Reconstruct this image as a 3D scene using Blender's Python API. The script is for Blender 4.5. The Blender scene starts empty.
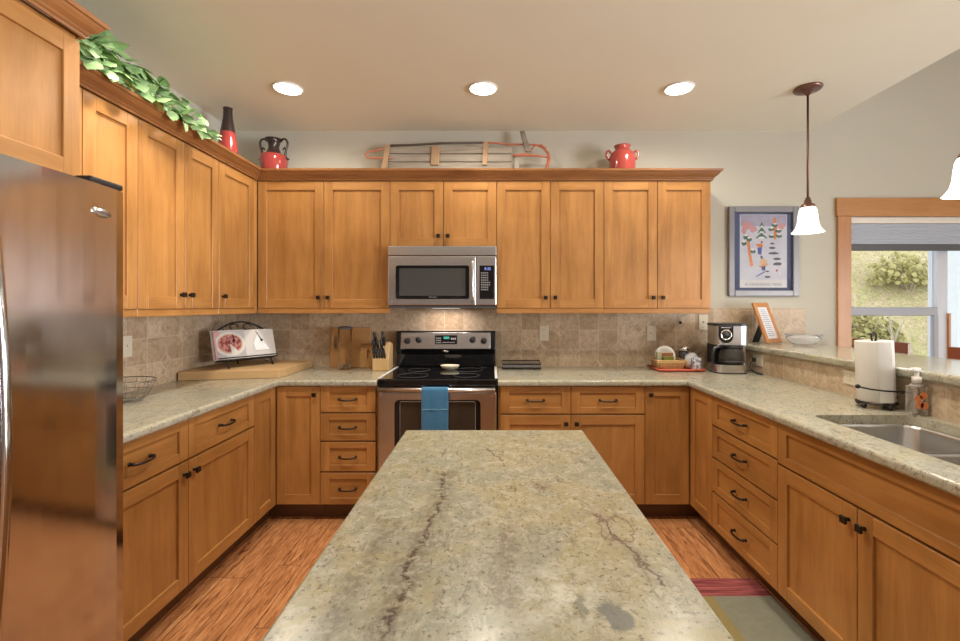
import bpy, bmesh, math, random
from mathutils import Vector, Matrix
C = bpy.context
S = C.scene
COL = S.collection
PI = math.pi

# ------------------------------------------------------------------ camera
F_PX = 453.0; VX, VY = 492.0, 306.0; CAM_H = 1.387
cam_d = bpy.data.cameras.new('camera'); cam = bpy.data.objects.new('camera', cam_d); COL.objects.link(cam)
cam.location = (0, 0, CAM_H); cam.rotation_euler = (PI/2, 0, 0)
cam_d.sensor_fit = 'HORIZONTAL'; cam_d.sensor_width = 36.0
cam_d.lens = 36.0*F_PX/960.0
cam_d.shift_x = (480.0-VX)/960.0
cam_d.shift_y = -(320.5-VY)/960.0
cam_d.clip_start = 0.05; cam_d.clip_end = 200
S.camera = cam

# ------------------------------------------------------------------ world, exposure, large lights
w = bpy.data.worlds.new('world'); S.world = w; w.use_nodes = True
bg = w.node_tree.nodes['Background']; bg.inputs[0].default_value = (0.90, 0.95, 1.0, 1); bg.inputs[1].default_value = 1.9
S.view_settings.view_transform = 'Standard'; S.view_settings.look = 'None'
S.view_settings.exposure = 0.24; S.view_settings.gamma = 1.0
try: S.view_settings.use_curve_mapping = False
except Exception: pass

def light(name, kind, loc, power, color, rot=(0,0,0), **kw):
    d = bpy.data.lights.new(name, kind); d.energy = power; d.color = color
    for k, v in kw.items(): setattr(d, k, v)
    o = bpy.data.objects.new(name, d); COL.objects.link(o); o.location = loc; o.rotation_euler = rot
    return o
# added area lamps, no windows built: broad fill, then cool dining-side daylight stand-in
light('side_fill_lamp', 'AREA', (6.0, -1.7, 1.2), 290, (0.96, 0.97, 1.0), (0, math.radians(96), 0), shape='RECTANGLE', size=1.9, size_y=2.4, spread=2.25)
light('dining_daylight_fill', 'AREA', (6.0, 1.8, 1.3), 60, (0.84, 0.92, 1.0), (0, math.radians(125), 0), shape='RECTANGLE', size=1.6, size_y=2.6)
WARM = (1.0, 0.915, 0.76)
DOWN = [(-1.279, 2.84), (-0.056, 2.84), (1.172, 2.84)]
DOWN_BEHIND = [(-1.20, 1.93), (-0.056, 1.93), (1.15, 1.93), (0.3, -0.5)]      # row just out of view; the last is an unseen lamp added for fill
for i, (x, y) in enumerate(DOWN+DOWN_BEHIND):
    light('downlight_lamp', 'SPOT', (x, y, 2.735), 36 if i < 3 else 74, WARM, (0, 0, 0), spot_size=3.08 if i < 3 else 1.85, spot_blend=0.6 if i < 3 else 0.5, shadow_soft_size=0.07)
for x, y in [(1.98, 2.84), (1.98, 1.874)]:
    light('pendant_lamp', 'POINT', (x, y, 1.872), 6, (1.0, 0.90, 0.78), shadow_soft_size=0.035)
light('hood_lamp', 'AREA', (-0.34, 3.385, 1.362), 1.3, (1.0, 0.86, 0.78), (math.radians(12), 0, 0), shape='RECTANGLE', size=0.26, size_y=0.10, spread=2.7)

# ------------------------------------------------------------------ material helpers
class NT:
    def __init__(s, name):
        s.m = bpy.data.materials.new(name); s.m.use_nodes = True
        s.t = s.m.node_tree; s.n = s.t.nodes; s.b = s.n['Principled BSDF']
    def new(s, typ, **kw):
        n = s.n.new(typ)
        for k, v in kw.items(): setattr(n, k, v)
        return n
    def put(s, sock, v):
        if isinstance(v, bpy.types.NodeSocket): s.t.links.new(v, sock)
        elif isinstance(v, (tuple, list)) and len(v) == 3 and sock.type == 'RGBA': sock.default_value = (*v, 1)
        else: sock.default_value = v
    def ma(s, op, a, b=None, c=None):
        n = s.new('ShaderNodeMath', operation=op); s.put(n.inputs[0], a)
        if b is not None: s.put(n.inputs[1], b)
        if c is not None: s.put(n.inputs[2], c)
        return n.outputs[0]
    def mix(s, f, a, b, mode='MIX'):
        n = s.new('ShaderNodeMix', data_type='RGBA', blend_type=mode)
        s.put(n.inputs[0], f); s.put(n.inputs[6], a); s.put(n.inputs[7], b)
        return n.outputs[2]
    def ramp(s, f, stops):
        n = s.new('ShaderNodeValToRGB'); e = n.color_ramp.elements
        while len(e) < len(stops): e.new(0.5)
        for k, (p, c) in enumerate(stops): e[k].position = p; e[k].color = (*c, 1) if len(c) == 3 else c
        s.put(n.inputs[0], f); return n.outputs[0]
    def obj(s, scale=(1,1,1), rand=0.0):
        tc = s.new('ShaderNodeTexCoord'); mp = s.new('ShaderNodeMapping'); mp.inputs['Scale'].default_value = scale
        v = tc.outputs['Object']
        if rand:
            oi = s.new('ShaderNodeObjectInfo'); k = s.ma('MULTIPLY', oi.outputs['Random'], rand)
            va = s.new('ShaderNodeVectorMath', operation='ADD'); s.put(va.inputs[0], v); s.put(va.inputs[1], k); v = va.outputs[0]
        s.put(mp.inputs['Vector'], v); return mp.outputs[0]
    def noise(s, vec, scale, detail=4, rough=0.55, dist=0.0):
        n = s.new('ShaderNodeTexNoise'); s.put(n.inputs['Vector'], vec); n.inputs['Scale'].default_value = scale
        n.inputs['Detail'].default_value = detail; n.inputs['Roughness'].default_value = rough; n.inputs['Distortion'].default_value = dist
        return n.outputs['Fac']
    def bump(s, h, st=0.2, d=0.01):
        n = s.new('ShaderNodeBump'); n.inputs['Strength'].default_value = st; n.inputs['Distance'].default_value = d
        s.put(n.inputs['Height'], h); s.put(s.b.inputs['Normal'], n.outputs[0])
    def set(s, **kw):
        for k, v in kw.items(): s.put(s.b.inputs[k.replace('_', ' ')], v)
        return s.m

def plain(name, col, rough=0.5, metal=0.0, var=0.0, scale=8.0, **kw):
    n = NT(name)
    if var:
        f = n.noise(n.obj(), scale, 3)
        c = n.mix(f, tuple(x*(1-var) for x in col), tuple(min(1, x*(1+var)) for x in col))
    else: c = col
    n.set(Base_Color=c, Roughness=rough, Metallic=metal, **kw); return n.m

def wood(name, horiz, light_c, dark_c, rough=0.36, coat=0.10):
    n = NT(name)
    sc = (1.1, 1.1, 11) if horiz else (11, 11, 1.1)
    v = n.obj(sc, 7.0)
    g = n.noise(v, 1.6, 6, 0.6, 0.6)
    fine = n.noise(n.obj(tuple(x*5 for x in sc), 3.0), 2.0, 3)
    blotch = n.noise(n.obj((1,1,1), 9.0), 3.2, 3)
    f = n.ma('ADD', n.ma('MULTIPLY', g, 0.55), n.ma('ADD', n.ma('MULTIPLY', fine, 0.15), n.ma('MULTIPLY', blotch, 0.35)))
    c = n.ramp(f, [(0.36, dark_c), (0.66, light_c)])
    oi = n.new('ShaderNodeObjectInfo')
    k = n.ma('ADD', n.ma('MULTIPLY', oi.outputs['Random'], 0.16), 0.92)
    hs = n.new('ShaderNodeHueSaturation'); n.put(hs.inputs['Value'], k); n.put(hs.inputs['Color'], c)
    n.set(Base_Color=hs.outputs[0], Roughness=rough, Coat_Weight=coat, Coat_Roughness=0.25)
    n.bump(fine, 0.05, 0.002)
    return n.m

M = {}
HL, HD = (0.47, 0.228, 0.068), (0.28, 0.120, 0.030)
M['wood_crown'] = wood('crown_wood', True, (0.36, 0.155, 0.05), (0.20, 0.075, 0.022))
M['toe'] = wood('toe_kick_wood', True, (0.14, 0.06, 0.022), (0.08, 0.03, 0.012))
M['wood_v'] = wood('honey_maple_vertical', False, HL, HD)
M['wood_h'] = wood('honey_maple_horizontal', True, HL, HD)
M['casing_h'] = wood('alder_casing_horizontal', True, (0.55, 0.27, 0.09), (0.42, 0.17, 0.05))
M['casing_v'] = wood('alder_casing_vertical', False, (0.55, 0.27, 0.09), (0.42, 0.17, 0.05))
M['board'] = wood('pale_board_wood', True, (0.60, 0.40, 0.20), (0.50, 0.31, 0.14), 0.5, 0.0)
M['bamboo'] = wood('bamboo_board', True, (0.52, 0.29, 0.11), (0.42, 0.21, 0.07), 0.45, 0.05)
M['block'] = wood('knife_block_wood', False, (0.66, 0.45, 0.22), (0.55, 0.34, 0.14), 0.5, 0.0)
M['grey_wood'] = wood('weathered_grey_wood', True, (0.38, 0.335, 0.28), (0.20, 0.17, 0.135), 0.8, 0.0)
M['tan_wood'] = wood('sled_batten_wood', False, (0.46, 0.31, 0.18), (0.30, 0.18, 0.10), 0.7, 0.0)
M['stool'] = wood('cherry_stool_wood', True, (0.26, 0.065, 0.025), (0.14, 0.03, 0.013), 0.3, 0.3)
M['frame_wood'] = wood('oak_photo_frame', False, (0.48, 0.22, 0.07), (0.34, 0.13, 0.04), 0.4, 0.1)

def granite(name, veins):
    n = NT(name); v = n.obj()
    big = n.noise(v, 3.0, 5, 0.62, 0.8)
    base = n.ramp(big, [(0.32, (0.235, 0.235, 0.185)), (0.44, (0.285, 0.275, 0.205)), (0.54, (0.325, 0.285, 0.175)), (0.60, (0.305, 0.275, 0.185)), (0.70, (0.31, 0.305, 0.245))])
    if not veins: base = n.mix(0.40, base, (0.46, 0.455, 0.385))
    mid = n.noise(v, 24, 8, 0.8, 0.8)
    base = n.mix(n.ma('MULTIPLY', n.ramp(mid, [(0.47, (0,0,0)), (0.62, (1,1,1))]), 0.6), base, (0.47, 0.455, 0.385))
    st = n.new('ShaderNodeMapping'); st.inputs['Rotation'].default_value = (0, 0, 0.35); st.inputs['Scale'].default_value = (42, 15, 20); n.put(st.inputs['Vector'], v)
    sk = n.noise(st.outputs[0], 1.2, 8, 0.82, 1.1)
    zone = n.ramp(n.noise(v, 4.2, 5, 0.65), [(0.38, (0.25,)*3), (0.56, (1,1,1))])
    base = n.mix(n.ma('MULTIPLY', n.ma('MULTIPLY', n.ramp(sk, [(0.36, (1,1,1)), (0.49, (0,0,0))]), zone), 0.9), base, (0.135, 0.115, 0.085))
    sp = n.noise(v, 95, 4, 0.7)
    base = n.mix(n.ma('MULTIPLY', n.ramp(sp, [(0.35, (1,1,1)), (0.43, (0,0,0))]), 0.8), base, (0.11, 0.08, 0.06))
    wh = n.noise(v, 42, 7, 0.8, 1.2)
    base = n.mix(n.ma('MULTIPLY', n.ramp(wh, [(0.60, (0,0,0)), (0.70, (1,1,1))]), 0.5), base, (0.60, 0.59, 0.53))
    if veins: base = n.mix(1.0, base, (0.80, 0.80, 0.80), 'MULTIPLY')
    if veins:      # the slab's own veins and inclusions, in metres on the slab
        wn = n.new('ShaderNodeTexNoise'); n.put(wn.inputs['Vector'], v); wn.inputs['Scale'].default_value = 9; wn.inputs['Detail'].default_value = 6; wn.inputs['Roughness'].default_value = 0.7
        wv = n.new('ShaderNodeVectorMath', operation='MULTIPLY_ADD'); n.put(wv.inputs[0], wn.outputs['Color']); wv.inputs[1].default_value = (0.10, 0.10, 0); n.put(wv.inputs[2], v)
        sx = n.new('ShaderNodeSeparateXYZ'); n.put(sx.inputs[0], wv.outputs[0])
        X = n.ma('ADD', sx.outputs[0], 0.0085-0.05); Y = n.ma('ADD', sx.outputs[1], 1.06-0.05)
        def smooth(d, w): 
            k = n.new('ShaderNodeMapRange', interpolation_type='SMOOTHSTEP'); n.put(k.inputs[0], d); k.inputs[1].default_value = w; k.inputs[2].default_value = 0.0; k.inputs[3].default_value = 0.0; k.inputs[4].default_value = 1.0; return k.outputs[0]
        def line(x0, y0, x1, y1, wd):
            m_ = (x1-x0)/(y1-y0); d = n.ma('ABSOLUTE', n.ma('SUBTRACT', X, n.ma('MULTIPLY_ADD', n.ma('SUBTRACT', Y, y0), m_, x0)))
            yr = n.ma('MULTIPLY', n.ma('GREATER_THAN', Y, min(y0, y1)), n.ma('LESS_THAN', Y, max(y0, y1)))
            return n.ma('MULTIPLY', smooth(d, wd), yr)
        def dist(cx, cy, kx=1.0, ky=1.0):
            a = n.ma('MULTIPLY', n.ma('SUBTRACT', X, cx), kx); b = n.ma('MULTIPLY', n.ma('SUBTRACT', Y, cy), ky)
            return n.ma('SQRT', n.ma('ADD', n.ma('MULTIPLY', a, a), n.ma('MULTIPLY', b, b)))
        rough = n.ramp(n.noise(v, 60, 4, 0.7), [(0.40, (0.15,)*3), (0.56, (1,1,1))])
        def lay(mask, k, c):
            nonlocal base
            base = n.mix(n.ma('MULTIPLY', mask, k), base, c)
        lay(n.ma('MULTIPLY', smooth(dist(0.12, 0.735), 0.13), n.ramp(n.noise(v, 26, 6, 0.8), [(0.42, (0,0,0)), (0.58, (1,1,1))])), 0.6, (0.52, 0.51, 0.47))
        lay(n.ma('MULTIPLY', line(-0.122, 1.30, -0.160, 0.55, 0.05), rough), 0.75, (0.12, 0.10, 0.075))
        lay(n.ma('MULTIPLY', line(-0.122, 1.30, -0.160, 0.55, 0.008), rough), 0.95, (0.055, 0.034, 0.027))
        lay(n.ma('MULTIPLY', line(-0.215, 1.02, -0.245, 0.55, 0.04), rough), 0.7, (0.13, 0.115, 0.09))
        lay(n.ma('MULTIPLY', line(0.03, 0.98, 0.02, 0.70, 0.035), rough), 0.75, (0.13, 0.105, 0.085))
        lay(line(0.232, 1.03, 0.300, 0.76, 0.0055), 0.95, (0.055, 0.034, 0.027))
        lay(n.ma('MULTIPLY', line(0.232, 1.03, 0.300, 0.76, 0.03), rough), 0.45, (0.17, 0.14, 0.11))
        lay(smooth(n.ma('ABSOLUTE', n.ma('SUBTRACT', dist(0.262, 0.965, 1.0, 0.7), 0.038)), 0.005), 0.75, (0.12, 0.075, 0.055))
        lay(line(0.00, 1.50, 0.03, 1.38, 0.006), 0.75, (0.12, 0.07, 0.05))
        lay(n.ma('MULTIPLY', smooth(dist(0.13, 1.19), 0.035), rough), 0.95, (0.10, 0.045, 0.032))
        lay(n.ma('MULTIPLY', smooth(dist(0.235, 1.03), 0.022), rough), 0.9, (0.13, 0.075, 0.055))
        lay(smooth(n.ma('SUBTRACT', dist(0.185, 0.690, 1.5, 0.8), 0.022), 0.012), 0.8, (0.11, 0.115, 0.11))
        lay(smooth(n.ma('SUBTRACT', dist(0.145, 0.715, 2.2, 0.9), 0.014), 0.010), 0.7, (0.13, 0.13, 0.11))
    n.set(Base_Color=base, Roughness=0.24 if veins else 0.14, Specular_IOR_Level=0.4)
    return n.m
M['granite'] = granite('cream_granite', False)
M['granite_island'] = granite('veined_granite', True)

def tile(name, axis):
    n = NT(name); tc = n.new('ShaderNodeTexCoord'); sx = n.new('ShaderNodeSeparateXYZ'); n.put(sx.inputs[0], tc.outputs['Object'])
    T = 0.15
    u = n.ma('DIVIDE', n.ma('ADD', sx.outputs[axis], 30.07), T); v = n.ma('DIVIDE', n.ma('ADD', sx.outputs[2], 3.0), T)
    iu, iv = n.ma('FLOOR', u), n.ma('FLOOR', v)
    fu, fv = n.ma('SUBTRACT', u, iu), n.ma('SUBTRACT', v, iv)
    dg = n.ma('MINIMUM', n.ma('MINIMUM', fu, n.ma('SUBTRACT', 1, fu)), n.ma('MINIMUM', fv, n.ma('SUBTRACT', 1, fv)))
    ru, rv = n.ma('ROUND', u), n.ma('ROUND', v)
    l1 = n.ma('ADD', n.ma('ABSOLUTE', n.ma('SUBTRACT', u, ru)), n.ma('ABSOLUTE', n.ma('SUBTRACT', v, rv)))
    par = n.ma('LESS_THAN', n.ma('MODULO', n.ma('ADD', ru, n.ma('MULTIPLY', rv, 3.0)), 4.0), 0.5)
    ins = n.ma('MULTIPLY', par, n.ma('LESS_THAN', l1, 0.34))
    W = 0.013
    g1 = n.ma('MULTIPLY', n.ma('LESS_THAN', dg, W), n.ma('SUBTRACT', 1, ins))
    g2 = n.ma('MULTIPLY', par, n.ma('LESS_THAN', n.ma('ABSOLUTE', n.ma('SUBTRACT', l1, 0.34)), W*1.5))
    g = n.ma('MINIMUM', 1, n.ma('ADD', g1, g2))
    cb = n.new('ShaderNodeCombineXYZ')
    n.put(cb.inputs[0], n.ma('ADD', iu, n.ma('MULTIPLY', ins, 17.3))); n.put(cb.inputs[1], iv)
    n.put(cb.inputs[2], n.ma('MULTIPLY', ins, n.ma('ADD', ru, rv)))
    wn = n.new('ShaderNodeTexWhiteNoise'); n.put(wn.inputs['Vector'], cb.outputs[0])
    tcol = n.ramp(wn.outputs['Value'], [(0.0, (0.46, 0.345, 0.225)), (0.5, (0.57, 0.445, 0.31)), (1.0, (0.66, 0.53, 0.385))])
    mott = n.noise(n.obj(), 20, 8, 0.78, 1.2)
    tcol = n.mix(n.ramp(mott, [(0.38, (0,0,0)), (0.60, (1,1,1))]), n.mix(0.55, tcol, (0.20, 0.12, 0.06)), tcol)
    col = n.mix(n.ma('MULTIPLY', g, 0.75), tcol, (0.62, 0.52, 0.40))
    n.set(Base_Color=col, Roughness=0.45)
    n.bump(n.ma('ADD', n.ma('MULTIPLY', g, -1), n.ma('MULTIPLY', mott, 0.2)), 0.25, 0.003)
    return n.m
M['tile_x'] = tile('travertine_tile_back', 0)
M['tile_y'] = tile('travertine_tile_side', 1)

def floor_mat():
    n = NT('red_hickory_planks'); tc = n.new('ShaderNodeTexCoord'); sx = n.new('ShaderNodeSeparateXYZ'); n.put(sx.inputs[0], tc.outputs['Object'])
    u = n.ma('DIVIDE', n.ma('ADD', sx.outputs[0], 20), 0.115); iu = n.ma('FLOOR', u); fu = n.ma('SUBTRACT', u, iu)
    w1 = n.new('ShaderNodeTexWhiteNoise', noise_dimensions='1D'); n.put(w1.inputs['W'], iu)
    v = n.ma('DIVIDE', n.ma('ADD', n.ma('ADD', sx.outputs[1], 20), n.ma('MULTIPLY', w1.outputs['Value'], 3)), 1.1); iv = n.ma('FLOOR', v); fv = n.ma('SUBTRACT', v, iv)
    cb = n.new('ShaderNodeCombineXYZ'); n.put(cb.inputs[0], iu); n.put(cb.inputs[1], iv)
    w2 = n.new('ShaderNodeTexWhiteNoise'); n.put(w2.inputs['Vector'], cb.outputs[0])
    va = n.new('ShaderNodeVectorMath', operation='ADD'); n.put(va.inputs[0], n.obj((20, 2.4, 1))); n.put(va.inputs[1], w2.outputs['Color'])
    va2 = n.new('ShaderNodeVectorMath', operation='MULTIPLY_ADD'); n.put(va2.inputs[0], w2.outputs['Color']); va2.inputs[1].default_value = (9, 9, 9); n.put(va2.inputs[2], va.outputs[0])
    g = n.noise(va2.outputs[0], 2.2, 7, 0.65, 1.6)
    c = n.ramp(g, [(0.32, (0.13, 0.046, 0.018)), (0.46, (0.42, 0.175, 0.068)), (0.66, (0.64, 0.32, 0.14))])
    c = n.mix(n.ma('MULTIPLY', w2.outputs['Value'], 0.35), c, n.mix(0.5, c, (0.14, 0.04, 0.016)))
    seam = n.ma('MAXIMUM', n.ma('LESS_THAN', n.ma('MINIMUM', fu, n.ma('SUBTRACT', 1, fu)), 0.014), n.ma('LESS_THAN', fv, 0.003))
    c = n.mix(seam, c, (0.05, 0.018, 0.008))
    n.set(Base_Color=c, Roughness=0.34); n.bump(g, 0.08, 0.003); return n.m
M['floor'] = floor_mat()

M['wall'] = plain('khaki_wall_paint', (0.53, 0.515, 0.44), 0.85, 0, 0.02, 3)
M['far_wall'] = plain('darkened_far_wall', (0.24, 0.20, 0.175), 0.85)  # unseen wall; colour darkened so the steel reflects a dim room
M['ceiling'] = plain('tan_ceiling_paint', (0.76, 0.755, 0.655), 0.9, 0, 0.02, 2)
M['steel'] = (lambda n: n.set(Base_Color=n.mix(n.noise(n.obj((2, 2, 90)), 3, 3), (0.55, 0.55, 0.56), (0.65, 0.65, 0.66)), Metallic=1.0, Roughness=0.26, Anisotropic=0.5))(NT('brushed_steel'))
M['fridge'] = (lambda n: n.set(Base_Color=(0.56, 0.56, 0.575), Metallic=1.0, Roughness=n.ma('ADD', 0.07, n.ma('MULTIPLY', n.noise(n.obj((1, 1, 30)), 4, 3), 0.06)), Anisotropic=0.6, Tangent=(lambda t: t.outputs[0])(n.new('ShaderNodeTangent', direction_type='RADIAL', axis='Z')), Anisotropic_Rotation=0.25))(NT('fridge_steel'))
M['bright_strip'] = plain('bright_satin_strip', (0.80, 0.80, 0.80), 0.45, 0.3)
M['wire'] = plain('dull_wire', (0.20, 0.185, 0.165), 0.35, 0.7)
M['chrome'] = plain('chrome', (0.75, 0.75, 0.76), 0.12, 1.0)
M['sink'] = plain('sink_steel', (0.50, 0.50, 0.50), 0.28, 1.0, 0.08, 30)
M['bronze'] = plain('oil_rubbed_bronze', (0.035, 0.026, 0.022), 0.35, 0.7)
M['canopy'] = plain('antique_copper_bronze', (0.20, 0.11, 0.085), 0.35, 0.8, 0.3, 20)
M['black'] = plain('black_enamel', (0.010, 0.010, 0.011), 0.12)
M['black_glass'] = plain('black_glass', (0.006, 0.006, 0.007), 0.04)
M['oven_glass'] = plain('oven_window_glass', (0.035, 0.028, 0.02), 0.05)
M['micro_glass'] = plain('microwave_window', (0.06, 0.062, 0.06), 0.08)
M['black_plastic'] = plain('black_plastic', (0.016, 0.016, 0.018), 0.35)
M['dark_grey'] = plain('dark_grey_plastic', (0.07, 0.07, 0.075), 0.45)
M['grey_mark'] = plain('grey_print', (0.32, 0.32, 0.33), 0.5)
M['iron'] = plain('black_wrought_iron', (0.018, 0.015, 0.014), 0.45, 0.4)
M['white_plastic'] = plain('ivory_plate_plastic', (0.66, 0.60, 0.48), 0.4)
M['white'] = plain('white_ceramic', (0.78, 0.76, 0.73), 0.25)
M['paper'] = plain('white_paper', (0.62, 0.60, 0.565), 0.8, 0, 0.02, 60)
M['page'] = plain('book_page', (0.60, 0.58, 0.56), 0.6)
M['page_cool'] = plain('book_page_photo', (0.46, 0.44, 0.44), 0.5)
M['cream'] = plain('cream_ceramic', (0.76, 0.69, 0.53), 0.3)
M['red_glaze'] = plain('red_glaze', (0.33, 0.045, 0.040), 0.14, 0, 0.15, 9, Coat_Weight=0.4)
M['brick_glaze'] = plain('brick_red_glaze', (0.36, 0.055, 0.045), 0.16, 0, 0.1, 9, Coat_Weight=0.4)
M['dark_glaze'] = plain('dark_brown_glaze', (0.035, 0.022, 0.020), 0.25, 0, 0.3, 14)
M['red_metal'] = plain('worn_red_iron', (0.50, 0.16, 0.09), 0.5, 0, 0.3, 22)
M['sled_iron'] = plain('rusty_dark_iron', (0.09, 0.07, 0.055), 0.6, 0, 0.3, 30)
M['towel'] = (lambda n: (n.set(Base_Color=n.mix(n.noise(n.obj(), 120, 3), (0.018, 0.10, 0.22), (0.05, 0.19, 0.36)), Roughness=0.95, Sheen_Weight=0.3), n.bump(n.noise(n.obj(), 260, 2), 0.5, 0.004), n.m)[-1])(NT('blue_terry'))
M['towel_band'] = plain('pale_blue_band', (0.12, 0.30, 0.46), 0.9)
M['tray'] = plain('coral_red_tray', (0.56, 0.10, 0.055), 0.3)
M['wicker'] = (lambda n: (n.set(Base_Color=n.mix(n.noise(n.obj((1, 1, 4)), 70, 3), (0.36, 0.19, 0.06), (0.72, 0.50, 0.24)), Roughness=0.7), n.m)[-1])(NT('yellow_wicker'))
M['green_pkt'] = plain('olive_packet', (0.20, 0.22, 0.03), 0.4)
M['brown_pkt'] = plain('brown_packet', (0.28, 0.11, 0.035), 0.4)
M['sage'] = plain('sage_carton', (0.40, 0.40, 0.26), 0.6)
M['glass'] = plain('clear_glass', (0.97, 0.98, 1), 0.03, 0, Transmission_Weight=0.86, IOR=1.12)
M['thin_glass'] = (lambda n: n.set(Base_Color=(1, 1, 1), Roughness=0.0, Transmission_Weight=1.0, IOR=1.02))(NT('window_glass'))
M['soap'] = plain('clear_soap_plastic', (0.93, 0.90, 0.88), 0.08, 0, Transmission_Weight=0.9, IOR=1.2)
M['orange'] = (lambda n: n.set(Base_Color=n.mix(n.noise(n.obj(), 60, 3), (0.75, 0.16, 0.06), (0.9, 0.36, 0.12)), Roughness=0.4))(NT('orange_fruit_print'))
M['leaf_print'] = plain('dark_leaf_print', (0.05, 0.09, 0.03), 0.5)
M['shade_glass'] = (lambda n: n.set(Base_Color=(0.95, 0.92, 0.86), Roughness=0.25, Emission_Color=(1.0, 0.93, 0.82, 1), Emission_Strength=1.5))(NT('lit_alabaster_glass'))
M['clear'] = plain('thin_clear_glass', (0.98, 0.98, 0.98), 0.0, 0, Transmission_Weight=1.0, IOR=1.09)
M['lamp_on'] = (lambda n: n.set(Base_Color=(1, 1, 1), Emission_Color=(1.0, 0.95, 0.86, 1), Emission_Strength=7.0))(NT('lit_downlight'))
M['hood_lens'] = (lambda n: n.set(Base_Color=(1, 1, 1), Emission_Color=(1.0, 0.92, 0.84, 1), Emission_Strength=1.0))(NT('lit_hood_lens'))
M['trim_white'] = plain('white_trim_ring', (0.80, 0.77, 0.70), 0.4)
M['digits_blue'] = (lambda n: n.set(Base_Color=(0, 0, 0), Emission_Color=(0.32, 0.40, 1.0, 1), Emission_Strength=1.1))(NT('blue_display'))
M['digits_green'] = (lambda n: n.set(Base_Color=(0, 0, 0), Emission_Color=(0.06, 0.55, 0.40, 1), Emission_Strength=0.7))(NT('green_display'))
M['vinyl'] = plain('white_vinyl_window', (0.62, 0.66, 0.74), 0.35)
M['vinyl_grey'] = plain('grey_sash_rail', (0.36, 0.38, 0.42), 0.4)
def blind_mat():
    n = NT('blue_grey_cellular_fabric'); tc = n.new('ShaderNodeTexCoord'); sx = n.new('ShaderNodeSeparateXYZ'); n.put(sx.inputs[0], tc.outputs['Object'])
    n.set(Base_Color=(0.42, 0.47, 0.55), Roughness=0.8); return n.m
M['blind'] = blind_mat()
M['frame_grey'] = plain('pewter_frame', (0.22, 0.22, 0.235), 0.35, 0.2)
M['navy'] = plain('navy_mat_board', (0.055, 0.075, 0.165), 0.6)
M['poster'] = (lambda n: n.set(Base_Color=n.mix(n.noise(n.obj((1, 1, 1.5)), 7, 4), (0.42, 0.45, 0.58), (0.72, 0.73, 0.78)), Roughness=0.35))(NT('snow_print'))
M['poster_sky'] = plain('lavender_print', (0.36, 0.34, 0.46), 0.4, 0, 0.25, 20)
M['poster_rim'] = plain('poster_caption_paper', (0.66, 0.67, 0.70), 0.5)
M['p_green'] = plain('print_green', (0.05, 0.13, 0.09), 0.5)
M['p_orange'] = plain('print_orange', (0.62, 0.20, 0.05), 0.5)
M['p_red'] = plain('print_red', (0.45, 0.06, 0.06), 0.5)
M['p_blue'] = plain('print_blue', (0.06, 0.08, 0.32), 0.5)
M['p_pink'] = plain('print_pink', (0.55, 0.28, 0.28), 0.5)
M['p_tan'] = plain('print_tan', (0.65, 0.42, 0.25), 0.5)
M['p_dark'] = plain('print_dark', (0.06, 0.07, 0.10), 0.5)
M['p_white'] = plain('print_white', (0.80, 0.81, 0.84), 0.5)
M['pie_red'] = (lambda n: n.set(Base_Color=n.mix(n.ramp(n.noise(n.obj(), 55, 3), [(0.42, (0,0,0)), (0.58, (1,1,1))]), (0.18, 0.012, 0.014), (0.50, 0.20, 0.17)), Roughness=0.5))(NT('berry_pie_print'))
M['crust'] = plain('pie_crust_print', (0.50, 0.30, 0.20), 0.6, 0, 0.2, 40)
M['ivy'] = (lambda n: n.set(Base_Color=n.mix(n.ma('ADD', n.ma('MULTIPLY', n.noise(n.obj(), 24, 3), 0.9), 0.05), (0.16, 0.38, 0.10), (0.62, 0.80, 0.46)), Roughness=0.5))(NT('variegated_ivy_leaf'))
M['ivy_stem'] = plain('ivy_stem', (0.10, 0.14, 0.04), 0.7)
M['label_paper'] = plain('printed_sheet', (0.62, 0.62, 0.66), 0.6)
M['ink'] = plain('grey_ink', (0.22, 0.22, 0.25), 0.7)
M['caption_ink'] = plain('faded_caption_ink', (0.42, 0.42, 0.46), 0.7)
M['rug_red'] = (lambda n: n.set(Base_Color=n.mix(n.ramp(n.noise(n.obj((2, 45, 1)), 2, 3), [(0.40, (0,0,0)), (0.60, (1,1,1))]), (0.14, 0.022, 0.03), (0.34, 0.09, 0.085)), Roughness=0.95))(NT('rug_red_stripe'))
M['rug_grey'] = (lambda n: n.set(Base_Color=n.mix(n.noise(n.obj(), 22, 6, 0.75), (0.13, 0.135, 0.10), (0.24, 0.235, 0.18)), Roughness=0.95))(NT('rug_sage_field'))
M['rug_olive'] = (lambda n: n.set(Base_Color=n.mix(n.noise(n.obj(), 30, 6, 0.75), (0.17, 0.14, 0.055), (0.28, 0.22, 0.09)), Roughness=0.95))(NT('rug_olive_block'))
M['hill'] = (lambda n: n.set(Base_Color=n.mix(n.ramp(n.noise(n.obj((1, 1, 1)), 2.6, 9, 0.8, 1.2), [(0.42, (0,0,0)), (0.58, (1,1,1))]), n.mix(n.ramp(n.noise(n.obj((1.3, 1, 0.5)), 11, 8, 0.85, 2.0), [(0.36, (0,0,0)), (0.62, (1,1,1))]), (0.16, 0.11, 0.06), (0.74, 0.60, 0.38)), n.mix(n.ramp(n.noise(n.obj(), 13, 8, 0.85, 1.5), [(0.36, (0,0,0)), (0.62, (1,1,1))]), (0.15, 0.15, 0.04), (0.62, 0.56, 0.27))), Roughness=1.0))(NT('dry_hillside'))
M['shrub'] = (lambda n: n.set(Base_Color=n.mix(n.noise(n.obj((1,1,1), 5.0), 8, 4, 0.7), (0.20, 0.19, 0.05), (0.68, 0.60, 0.28)), Roughness=1.0))(NT('yellow_green_shrub'))
M['bark'] = plain('pale_bark', (0.50, 0.44, 0.34), 0.9, 0, 0.3, 30)
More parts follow.
